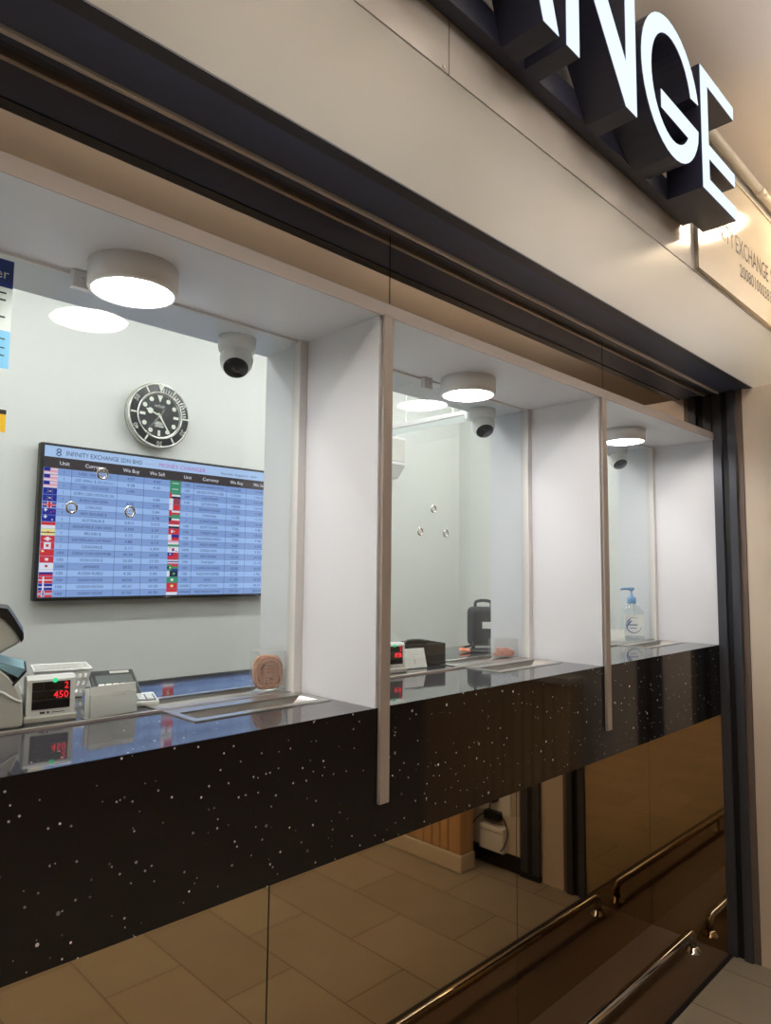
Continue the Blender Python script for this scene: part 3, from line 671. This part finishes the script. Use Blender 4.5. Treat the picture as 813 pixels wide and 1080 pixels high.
# card holder
o = thing('card_holder', 'clear holder with white leaflets in front of the calculator', 'card holder', (-2.408, .296, ZT), math.radians(4))
link('acrylic_front', box(-.052, .054, -.016, -.0145, 0, .046), 'film', o)
link('acrylic_base', box(-.052, .054, -.0145, .02, 0, .0015), 'film', o)
link('acrylic_back', box(-.052, .054, .0185, .02, .0015, .055), 'film', o)
for k, (a, c, z1, y_) in enumerate(((-.047, .050, .058, .010), (-.05, .052, .054, .002), (-.044, .052, .060, -.004))):
    lf = link('leaflet', move(quadbox(nb(), a, c, y_, y_+.0025, .002, z1), Matrix.Translation((0, -.004, 0)) @ Matrix.Rotation(math.radians(2*k-2), 4, 'Z') @ Matrix.Rotation(math.radians(-9), 4, 'X')), 'paper', o)
b = nb(); rect(b, .002, .040, .043, .0445, -.0046, 0); rect(b, .002, .030, .038, .0392, -.0046, 0); link('faint_print', move(b, Matrix.Translation((0, -.004, 0)) @ Matrix.Rotation(math.radians(2), 4, 'Z') @ Matrix.Rotation(math.radians(-9), 4, 'X')), 'grey_plastic', lf)
# calculators
def calculator(label, loc, rz, tilt, w, d):
    o = thing('calculator', label, 'calculator', loc, rz)
    Q = Matrix.Rotation(math.radians(tilt), 4, 'X')
    link('case', move(quadbox(nb(), -w/2, w/2, 0, d, 0, .012, 0, .003), Q), 'grey_mid', o)
    link('face_plate', move(quadbox(nb(), -w/2+.004, w/2-.004, .004, d-.004, .0118, .0128), Q), 'black_plastic', o)
    link('lcd', move(quadbox(nb(), -w/2+.010, w/2-.010, d*.46, d*.76, .0128, .0138), Q), 'calc_lcd', o)
    link('solar_cell', move(quadbox(nb(), -.005, w/2-.012, d*.84, d*.93, .0128, .0134), Q), 'grey_plastic', o)
    for i in range(5):
        for j in range(4):
            kx = -w/2+.010+i*(w-.02)/5; ky = .008+j*(d*.36)/4
            link('key', move(quadbox(nb(), kx+.001, kx+(w-.02)/5-.002, ky, ky+d*.36/4-.0025, .0128, .0155), Q), 'white_plastic' if i < 4 else 'grey_plastic', o)
    link('stand_foot', move(quadbox(nb(), -w/2+.01, w/2-.01, d-.02, d-.012, -.012, 0), Q), 'grey_mid', o)
    return o
calculator('dark desk calculator tilted up behind the white leaflets', (-2.328, .44, ZT+.001), math.radians(-12), 21, .098, .115)
# flat white tray-like calculator edge beside the cards
o = thing('desk_calculator', 'slim white desk calculator lying right of the leaflets', 'calculator', (-2.318, .385, ZT), math.radians(-20))
link('case', box(-.038, .045, -.05, .065, .002, .012, bev=.003), 'white_plastic', o)
link('key_field', box(-.032, .039, -.044, .03, .0118, .0135), 'grey_mid', o)
for i in range(4):
    for j in range(4): link('key', box(-.030+i*.017, -.0165+i*.017, -.042+j*.018, -.028+j*.018, .0135, .016), 'white_plastic', o)
# white perforated basket
o = thing('plastic_basket', 'small white perforated plastic basket behind the display', 'basket', (-2.402, .585, ZT), math.radians(-14))
def wallgrid(bm, p0, p1, p2, p3, nu, nv):
    P = lambda u, v: (Vector(p0)*(1-u)+Vector(p1)*u)*(1-v)+(Vector(p3)*(1-u)+Vector(p2)*u)*v
    for i in range(nu*2+1):
        for j in range(nv*2+1):
            if i % 2 and j % 2: continue
            us = [(i+.0)/(nu*2+1), (i+1)/(nu*2+1)]; vs = [j/(nv*2+1), (j+1)/(nv*2+1)]
            bm.faces.new([bm.verts.new(P(u, v)) for u, v in ((us[0], vs[0]), (us[1], vs[0]), (us[1], vs[1]), (us[0], vs[1]))])
b = nb(); bb = [(-.042, -.04), (.042, -.04), (.042, .05), (-.042, .05)]; tt = [(-.058, -.05), (.058, -.05), (.058, .06), (-.058, .06)]
for i in range(4):
    j = (i+1) % 4
    wallgrid(b, (*bb[i], .002), (*bb[j], .002), (*tt[j], .062), (*tt[i], .062), 9, 3)
b.faces.new([b.verts.new((*p, .002)) for p in bb])
bmesh.ops.remove_doubles(b, verts=b.verts, dist=1e-5)
w = link('basket_wall', b, 'white_plastic', o); sm = w.modifiers.new('thick', 'SOLIDIFY'); sm.thickness = .002
b = nb(); tube(b, [(*p, .063) for p in tt]+[(*tt[0], .063)], .0028, 6); link('rim', b, 'white_plastic', o)
link('paper_slip', box(-.03, .03, -.02, .03, .03, .05), 'paper', o)
# rubber bands tubs
def tub(label, loc, w, d, h, fill, mt_, rz):
    o = thing('rubber_band_tub', label, 'tub', loc, rz)
    b = nb(); quadbox(b, -w/2, w/2, -d/2, d/2, 0, h, bev=.006)
    bmesh.ops.delete(b, geom=[f for f in b.faces if f.normal.z > .9 and f.calc_center_median().z > h-.003], context='FACES')
    tb = link('tub_wall', b, 'film_frost', o)
    b = nb(); rnd = random.Random(len(label)); rt = .0016
    if fill > .5:
        for k in range(120):
            t_ = rnd.random()**.6; lay = rnd.uniform(-d/2+.007, d/2-.007)
            ax_, az_ = max(.005, (w/2-.0065)*t_), max(.005, (h*fill/2-.004)*t_)
            cx_ = rnd.uniform(-1, 1)*(w/2-.0065-ax_)*.8; cz = h*fill/2+.002+rnd.uniform(-1, 1)*(h*fill/2-.004-az_)*.8; ph = rnd.uniform(0, 6); tw = rnd.uniform(-.006, .006)
            pts = []
            for q in range(25):
                a = 2*PI*q/24; ca, sa = math.cos(a), math.sin(a)
                pts.append((cx_+ax_*math.copysign(abs(ca)**.7, ca), max(-d/2+.006, min(d/2-.006, lay+tw*math.sin(2*a+ph))), cz+az_*math.copysign(abs(sa)**.75, sa)*(1+.05*math.sin(3*a+ph))))
            tube(b, pts, rt, 5, rnd.randrange(3), False)
    else:
        for k in range(44):
            rad = .008+rnd.random()*.012; rot = Matrix.Rotation(rnd.uniform(-.5, .5), 4, 'X') @ Matrix.Rotation(rnd.uniform(-.4, .4), 4, 'Y')
            torus(b, rad, rt, Matrix.Translation((rnd.uniform(-1, 1)*(w/2-.007-rad), rnd.uniform(-1, 1)*max(0, d/2-.006-rad), .010+rnd.random()*h*fill)) @ rot, 20, 5, rnd.randrange(3))
    st = link('rubber_bands', b, [mt_, mt_+'_light', mt_+'_dark'], o); st['kind'] = 'stuff'
    return o
tub('clear tub full of tan rubber bands by the big partition', (-2.022, .318, ZT), .082, .052, .10, .86, 'rubber', math.radians(-30))
tub('clear tub with a few coral rubber bands in the middle bay', (-1.036, .340, ZT), .090, .055, .066, .26, 'coral', math.radians(-30))

# ------------------------------------------------------------------ middle bay items
o = thing('card_holder', 'white notepad leaning in the middle bay beside the display', 'notepad', (-1.470, .350, ZT), math.radians(-12))
Q = Matrix.Rotation(math.radians(-18), 4, 'X')
link('pad', move(quadbox(nb(), -.038, .044, -.003, .006, .001, .060, 0, .001), Q), 'paper', o)
b = nb(); rect(b, -.020, .018, .040, .0412, -.0034, 0); rect(b, -.020, .008, .034, .0352, -.0034, 0); rect(b, .000, .004, .014, .028, -.0034, 0); link('pad_print', move(b, Q), 'grey_plastic', o)
link('backrest', box(-.034, .04, .02, .024, 0, .05), 'film', o)
o = thing('black_box', 'open black box behind the notepad in the middle bay', 'box', (-1.385, .425, ZT), math.radians(-14))
b = nb(); quadbox(b, -.075, .075, -.055, -.051, 0, .066); quadbox(b, -.075, .075, .051, .055, 0, .066); quadbox(b, -.075, -.071, -.051, .051, 0, .066); quadbox(b, .071, .075, -.051, .051, 0, .066); quadbox(b, -.071, .071, -.051, .051, 0, .004)
link('box_wall', b, 'black_plastic', o)
b = nb(); tube(b, smoothpath([(-.06, -.02, .05), (-.03, .01, .07), (.01, -.01, .074), (.05, .02, .066)], 5), .004, 8); link('loose_cable', b, 'grey_mid', o)
o = thing('card_printer', 'black rounded machine half hidden behind the big partition edge', 'machine', (-1.49, .575, ZT), math.radians(-15))
b = nb(); prof = [(-.05, 0), (-.055, .05)]+[(-.015+.045*math.cos(a)-.0, .068+.045*math.sin(a)) for a in [math.radians(d) for d in range(180, -1, -15)]]+[(.05, .05), (.05, 0)]
prism(b, prof, 'x', -.13, .04); link('body', b, 'black_plastic', o)
link('cover_seam', box(-.131, .041, -.0565, -.0545, .046, .049), 'grey_mid', o)
o = thing('carry_case', 'black rounded case with handle, cut by the right partition', 'case', (-.825, .585, ZT), math.radians(-38))
link('shell', box(-.062, .062, -.03, .03, .004, .155, bev=.022, seg=4), 'black_plastic', o)
b = nb(); torus(b, .001, .0005, Matrix.Identity(4), 4, 3); b.clear()
tube(b, smoothpath([(-.032, 0, .152), (-.030, 0, .172), (-.01, 0, .178), (.01, 0, .178), (.030, 0, .172), (.032, 0, .152)], 4), .006, 8); link('handle', b, 'black_plastic', o)
link('zip_band', box(-.0635, .0635, -.004, .004, .02, .14, bev=.003), 'grey_mid', o)
link('white_label', box(-.012, .022, -.0315, -.0295, .072, .098), 'paper', o)
for xx in (-.04, .04): link('rubber_foot', lathe(nb(), [(0, 0), (.008, 0), (.007, .006), (0, .006)], 14, Matrix.Translation((xx, 0, 0))), 'black_plastic', o)
b = nb(); tube(b, smoothpath([(-.87, .60, ZT+.02), (-.93, .56, ZT+.015), (-1.0, .545, ZT+.012), (-1.03, .51, ZT+.006), (-.985, .475, ZT+.004), (-.92, .45, ZT+.004), (-.86, .46, ZT+.004)], 6), .004, 8)
tag(link('power_cable', b, 'black_plastic'), 'black cable looping on the worktop beside the case', 'cable')
b = nb(); tube(b, smoothpath([(-1.05, .51, ZT+.006), (-1.03, .53, ZT+.012), (-1.01, .51, ZT+.007), (-1.03, .495, ZT+.006), (-1.045, .515, ZT+.010)], 5), .0045, 8)
tag(link('rubber_band', b, 'coral'), 'loose coral rubber band on the middle bay worktop', 'rubber band')

# ------------------------------------------------------------------ sanitiser
o = thing('sanitizer_bottle', 'clear hand sanitiser pump bottle with blue pump', 'bottle', (-.105, .325, ZT), math.radians(-45))
def rrect(w, d, r, n=5):
    out = []
    for cx_, cy_, a0 in ((w-r, d-r, 0), (-w+r, d-r, 90), (-w+r, -d+r, 180), (w-r, -d+r, 270)):
        for k in range(n+1):
            a = math.radians(a0+90*k/n); out.append((cx_+r*math.cos(a), cy_+r*math.sin(a)))
    return out
def loft(bm, secs):
    rings = [[bm.verts.new((x, y, z)) for x, y in pts] for pts, z in secs]; n = len(rings[0]); fs = []
    for a, c in zip(rings, rings[1:]):
        for i in range(n):
            f = bm.faces.new((a[i], a[(i+1) % n], c[(i+1) % n], c[i])); f.smooth = True; fs.append(f)
    fs += [bm.faces.new(rings[0][::-1]), bm.faces.new(rings[-1])]
    bmesh.ops.recalc_face_normals(bm, faces=fs)
b = nb(); loft(b, [(rrect(.046, .024, .018), 0), (rrect(.049, .027, .02), .006), (rrect(.049, .027, .02), .11), (rrect(.045, .025, .02), .128), (rrect(.030, .021, .018), .146), (rrect(.017, .017, .016), .154), (rrect(.016, .016, .0155), .160)])
link('bottle_body', b, 'gel', o)
lb = link('label_sheet', box(-.042, .042, -.0285, -.0275, .022, .112, bev=.0003), 'paper', o)
b = nb(); Q = Matrix.Translation((-.002, -.0291, .066)) @ RX
for k in range(26):
    a0, a1 = math.radians(60+k*11.2), math.radians(60+(k+1)*11.2); w0 = .004*(1-abs(k-13)/14)+.001
    f = b.faces.new([b.verts.new(Q @ Vector((r*math.cos(a), r*math.sin(a), 0))) for r, a in ((.034, a0), (.034, a1), (.034-w0, a1), (.034-w0, a0))])
rect(b, -.030, .014, .066, .0705, -.0291, 0); rect(b, -.020, .010, .053, .0560, -.0291, 0)
for q in ([(-.036, .052), (-.030, .052), (-.018, .092), (-.022, .092)], [(-.030, .074), (-.012, .088), (-.010, .082), (-.024, .070)]): b.faces.new([b.verts.new((x, -.0292, z)) for x, z in q])
link('label_print', b, 'blue_ink', lb)
b = nb(); lathe(b, [(.0175, .158), (.0195, .160), (.0195, .182), (.012, .188), (.008, .190), (.008, .196), (.0045, .197), (.0045, .214), (.0115, .215), (.012, .226), (.009, .229), (0, .229)], 28)
link('pump', b, 'pump_blue', o)
b = nb(); tube(b, smoothpath([(0, 0, .2225), (-.02, -.002, .2225), (-.04, -.004, .2215), (-.047, -.005, .217)], 4), [.0055]*4+[.005]*4+[.004]*5, 10); link('nozzle', b, 'pump_blue', o)
b = nb(); tube(b, [(0, 0, .158), (.004, .002, .01)], .0025, 8); link('dip_tube', b, 'white_plastic', o)
o = thing('name_card', 'white card standing behind the glass left of the sanitiser', 'card', (-.20, .345, ZT), math.radians(-40))
link('card_face', move(box(-.035, .035, 0, .002, 0, .050), Matrix.Rotation(math.radians(-14), 4, 'X')), 'paper', o)
link('card_back', move(box(-.035, .035, 0, .002, 0, .049), Matrix.Translation((0, .026, 0)) @ Matrix.Rotation(math.radians(14), 4, 'X')), 'paper', o)

# ------------------------------------------------------------------ poster + yellow tag on the glass
o = thing('notice_poster', 'blue and white notice on the glass at the left edge', 'poster', (-2.715, YG-.0008, 1.852))
link('sheet', box(-.08, .08, 0, .0006, 0, .198), 'poster_white', o)
link('heading_band', box(-.08, .08, -.0002, 0, .147, .198), 'poster_navy', o)
link('lower_band', box(-.08, .08, -.0002, 0, 0, .068), 'poster_blue', o)
b = nb(); text(b, 'er', .073, .163, -.0005, .018, align='r'); link('heading_letters', b, 'poster_white', o)
b = nb()
for z_, w in ((.135, .012), (.122, .016), (.091, .02)): rect(b, .07-w, .07, z_, z_+.003, -.0004, 0)
for z_ in (.052, .036, .022): rect(b, .055, .072, z_, z_+.002, -.0004, 0)
link('small_print', b, 'ink', o)
o = thing('yellow_tag', 'small yellow card with black top on the glass at the left edge', 'card', (-2.672, YG-.0008, 1.738))
link('card_sheet', box(-.038, .038, 0, .0006, 0, .04), 'yellow', o); link('black_top', box(-.038, .038, -.0002, 0, .032, .04), 'ink', o)

# ------------------------------------------------------------------ lit sign letters
YL0, YL1 = -.31, -.20
sg = thing('sign_lettering', 'large white lit letters with black sides on a dark rail', 'sign', (-1.25, YF-.004, 2.69))
so = Matrix.Translation((1.25, -(YF-.004), -2.69))
link('support_rail', move(quadbox(nb(), -3.9, -.688, YL1, YF-.0045, 2.690, 2.762, 0, .002), so), 'letter_side', sg)
link('hanging_strut', move(quadbox(nb(), -1.02, -.96, YL1, YL1+.03, 2.762, ZH), so), 'letter_side', sg)
LZ0, LZ1 = 2.688, 3.092; LS = .058
def polyE(x0, x1): return [(x0, LZ0), (x1, LZ0), (x1, LZ0+.047), (x0+LS, LZ0+.047), (x0+LS, 2.803), (x1-.006, 2.803), (x1-.006, 2.850), (x0+LS, 2.850), (x0+LS, LZ1-.047), (x1, LZ1-.047), (x1, LZ1), (x0, LZ1)]
def polyN(x0, x1): return [(x0, LZ0), (x0+LS, LZ0), (x0+LS, LZ1-.125), (x1-LS-.005, LZ0), (x1, LZ0), (x1, LZ1), (x1-LS, LZ1), (x1-LS, LZ0+.125), (x0+LS+.005, LZ1), (x0, LZ1)]
def polyG(x0, x1):
    cx_, cz = (x0+x1)/2, (LZ0+LZ1)/2; rx, rz = (x1-x0)/2+.004, (LZ1-LZ0)/2+.004
    pts = [(cx_+rx*math.cos(math.radians(a)), cz+rz*math.sin(math.radians(a))) for a in range(14, 345, 9)]
    pts += [(x1-.006, 2.852), (cx_-.08, 2.852), (cx_-.08, 2.797)]
    ix, iz = rx-LS-.004, rz-.050
    pts += [(cx_+ix*math.cos(math.radians(a)), cz+iz*math.sin(math.radians(a))) for a in range(322, 13, -9)]
    return pts
def letter(nm, polys, label):
    b = nb()
    for p in polys: prism(b, p, 'y', YL0, YL1)
    L_ = link('letter', move(b, so), 'letter_side', sg); L_['label'] = label
    b = nb()
    for p in polys:
        cx_ = sum(q[0] for q in p)/len(p); f = b.faces.new([b.verts.new((x, YL0-.0012, z)) for x, z in p])
    b.normal_update(); bmesh.ops.triangulate(b, faces=b.faces[:])
    bmesh.ops.recalc_face_normals(b, faces=b.faces[:])
    link('letter_face', move(b, so), 'letter_face', L_)
ac = -1.905
def polyA():
    w = .18; tw = .036; sl = (w-tw)/(LZ1-LZ0)
    L1 = [(ac-w, LZ0), (ac-w+.064, LZ0), (ac, LZ1-.09), (ac+w-.064, LZ0), (ac+w, LZ0), (ac+tw, LZ1), (ac-tw, LZ1)]
    return [L1, [(ac-.105, 2.785), (ac+.105, 2.785), (ac+.088, 2.832), (ac-.088, 2.832)]]
letter('A', polyA(), 'lit letter A cut by the top edge')
letter('N', [polyN(-1.694, -1.342)], 'lit letter N')
letter('G', [polyG(-1.305, -.912)], 'lit letter G')
letter('E', [polyE(-.893, -.600)], 'lit letter E at the right end')
# plaque
o = thing('name_plaque', 'cream name board with dark lettering right of the lit letters', 'sign', (.5, YF-.002, 2.578))
PX = lambda x: x-.5
link('board', box(PX(-.577), PX(1.5), -.008, 0, 0, .50, bev=.002), 'plaque', o)
b = nb()
for a in ((-.577, 1.5, 0, .008), (-.577, -.569, .008, .492), (1.492, 1.5, .008, .492), (-.577, 1.5, .492, .50)): quadbox(b, PX(a[0]), PX(a[1]), -.014, -.008, a[2], a[3], bev=.001)
link('board_frame', b, 'plaque', o)
b = nb()
text(b, 'EXCHANGE', PX(-.173), .198, -.0088, .073, .405); link('lettering', b, 'ink', o); b = nb(); text(b, 'SDN BHD', PX(.262), .198, -.0088, .073, .37); link('lettering', b, 'ink', o); b = nb(); text(b, 'INFINITY', PX(-.193), .198, -.0088, .073, .30, align='r')
link('lettering', b, 'ink', o); b = nb(); text(b, '200801000383', PX(-.134), .112, -.0088, .052, .40)
link('lettering', b, 'ink', o)
# conduit
b = nb(); tube(b, [(-.55, YF-.026, 3.135), (1.9, YF-.026, 3.135)], .018, 14); 
o = thing('conduit', 'beige conduit pipe running under the ceiling behind the letters', 'pipe', (0, 0, 0))
link('pipe', b, 'plaque', o)
for x in (.11, .95): link('pipe_coupling', move(lathe(nb(), [(.018, -.03), (.022, -.03), (.022, .03), (.018, .03)], 18, Matrix.Translation((x, YF-.026, 3.135)) @ Matrix.Rotation(PI/2, 4, 'Y')), Matrix.Identity(4)), 'plaque', o)

# ------------------------------------------------------------------ foot rail
o = thing('foot_rail', 'polished chrome foot rail along the floor under the counter', 'rail', (-.094, .105, 0))
H_ = .078
b = nb(); tube(b, [(-3.6, 0, H_)]+[(-.028, 0, H_)]+[(-.028+.028*math.sin(a), 0, H_-.028+.028*math.cos(a)) for a in [math.radians(d) for d in range(15, 91, 15)]]+[(0, 0, .012)], .0155, 18)
link('tube_rail', b, 'chrome', o)
link('end_flange', lathe(nb(), [(0, 0), (.034, 0), (.034, .006), (.026, .010), (.021, .022), (.0165, .024)], 28), 'chrome', o)
for xx in (-1.25, -2.5):
    p_ = link('support_post', lathe(nb(), [(0, 0), (.030, 0), (.030, .006), (.011, .010), (.011, H_-.012)], 24, Matrix.Translation((xx, 0, 0))), 'chrome', o)
# small latch at mirror corner
tag(link('mirror_clip', box(-.05, -.012, YM-.016, YM-.001, ZB-.020, ZB-.004, bev=.003), 'stainless'), 'small steel clip at the top corner of the lower mirrors', 'clip')

# ------------------------------------------------------------------ opposite side seen in the lower mirrors
o = thing('slatted_cabinet', 'wooden slatted cabinet on cream plinth, seen reflected under the counter', 'cabinet', (-.16, -.85, 0))
link('plinth', box(-.062, .055, -.60, .285, 0, .085, bev=.008), 'plinth', o)
link('carcass', box(-.045, .05, -.59, .275, .085, 1.0), 'wood_dark', o)
k = 0; y = -.585
while y < .245:
    link('slat', box(-.053, -.044, y, y+.048, .09, 1.0, bev=.0015), 'wood', o); y += .056
link('corner_post', box(-.056, .05, .247, .277, .088, 1.0, bev=.004), 'wood', o)
link('top_board', box(-.075, .06, -.61, .295, 1.0, 1.03, bev=.004), 'plinth', o)
tag(link('skirting_board', box(-.012, -.0005, -1.6, -.358, 0, .082, bev=.002), 'skirting'), 'black skirting at the foot of the side wall, seen reflected', 'skirting')
o = thing('wall_cover', 'white lining board on the side wall with cable outlets, seen reflected', 'board', (-.001, -.462, .083))
link('board', box(-.008, 0, -.30, -.003, 0, .42, bev=.001), 'wall_lower', o)
link('board', box(-.008, 0, .001, .10, 0, .19, bev=.001), 'wall_lower', o)
link('board', box(-.008, 0, .001, .10, .193, .42, bev=.001), 'plaque', o)
o = thing('junction_box', 'white cable box on the side wall, seen reflected under the counter', 'junction box', (-.010, -.50, .09))
link('body', box(-.05, 0, -.075, .075, 0, .12, bev=.006), 'white_plastic', o)
link('lid_seam', box(-.051, -.0495, -.068, .068, .095, .098), 'grey_mid', o)
o = thing('power_adapter', 'black plug adapter with cables above the white cable box', 'adapter', (-.010, -.50, .235))
link('adapter_body', box(-.045, 0, -.055, .04, 0, .045, bev=.006), 'black_plastic', o)
link('plug', box(-.055, 0, -.03, .02, .09, .15, bev=.012, seg=3), 'black_plastic', o)
for pts in ([(-.05, .0, .1), (-.055, -.002, .07), (-.045, -.005, .04)], [(-.03, .04, .03), (-.04, .075, .02), (-.045, .10, -.04), (-.055, .085, -.10), (-.05, .06, -.13)], [(-.03, -.05, .03), (-.05, -.085, .0), (-.06, -.12, -.05), (-.055, -.15, -.09), (-.03, -.19, -.12)]):
    b = nb(); tube(b, smoothpath(pts, 6), .004, 8); link('cable', b, 'black_plastic', o)
link('white_plate', box(-.008, 0.0005, -.12, .09, .03, .165, bev=.001), 'white_plastic', o)

o = thing('steel_post', 'dark steel post on the side wall, seen reflected next to the jamb', 'post', (0, -.290, 0))
link('post_body', box(-.022, -.0005, -.06, .05, 0, 2.2, bev=.004), 'steel_jamb', o)
link('post_groove', box(-.023, -.018, -.015, .010, .01, 2.19), 'steel_black', o)
link('base_shoe', box(-.026, -.0005, -.066, .054, 0, .03, bev=.006), 'steel_black', o)
# ------------------------------------------------------------------ hall downlight and added fill lights
def downlight(label, loc, r, mt_, grp):
    o = thing('recessed_downlight', label, 'lamp', loc, 0, grp)
    link('ring', lathe(nb(), [(r, 0), (r+.02, 0), (r+.018, -.006), (r, -.008)], 40), 'white_plastic', o)
    link('diffuser', lathe(nb(), [(r, -.003), (0, -.004)], 40), mt_, o); return o
downlight('round ceiling light of the passage right of the sign', (.40, -.47, ZH), .15, 'down', 'passage downlights')
pend = None
for x in (-6.2, -4.7, -3.2, -1.7, -.2, 1.3):  # added lights, out of view, that brighten the hall and its ceiling
    if pend is None:
        pend = o = thing('added_pendant', 'added unseen linear fill light brightening the passage from overhead', 'light', (x, -.98, 2.95), 0, 'added passage fill lights')
        link('body', box(-.62, .62, -.055, .055, 0, .03, bev=.003), 'white_plastic', o)
        link('lower_diffuser', box(-.60, .60, -.045, .045, -.006, .0), 'panel_light', o)
        link('upper_diffuser', box(-.60, .60, -.045, .045, .0302, .036), 'fill_up', o)
        for xx in (-.5, .5): link('suspension_rod', box(xx-.003, xx+.003, -.003, .003, .03, .251), 'stainless', o)
    else: dup(pend, (x, -.98, 2.95))
o = thing('added_blue_uplight', 'small added blue uplight tinting the passage ceiling, out of view', 'light', (-.66, -.74, 3.03))  # added and unseen; gives the ceiling corner its blue glow
link('cup', lathe(nb(), [(0, 0), (.05, .005), (.07, .04), (.066, .04), (.05, .012), (0, .010)], 28), 'white_plastic', o)
link('upper_diffuser', lathe(nb(), [(.062, .036), (0, .036)], 28), 'fill_blue', o)
link('rod', box(-.003, .003, -.003, .003, .01, .171), 'stainless', o)

# ------------------------------------------------------------------ world + view
w = bpy.data.worlds.new('world'); S.world = w; w.use_nodes = True
w.node_tree.nodes['Background'].inputs[0].default_value = (.9, .8, .68, 1); w.node_tree.nodes['Background'].inputs[1].default_value = .05
S.view_settings.view_transform = 'Standard'; S.view_settings.look = 'None'; S.view_settings.gamma = 1; S.view_settings.use_curve_mapping = False
S.view_settings.exposure = 0.0
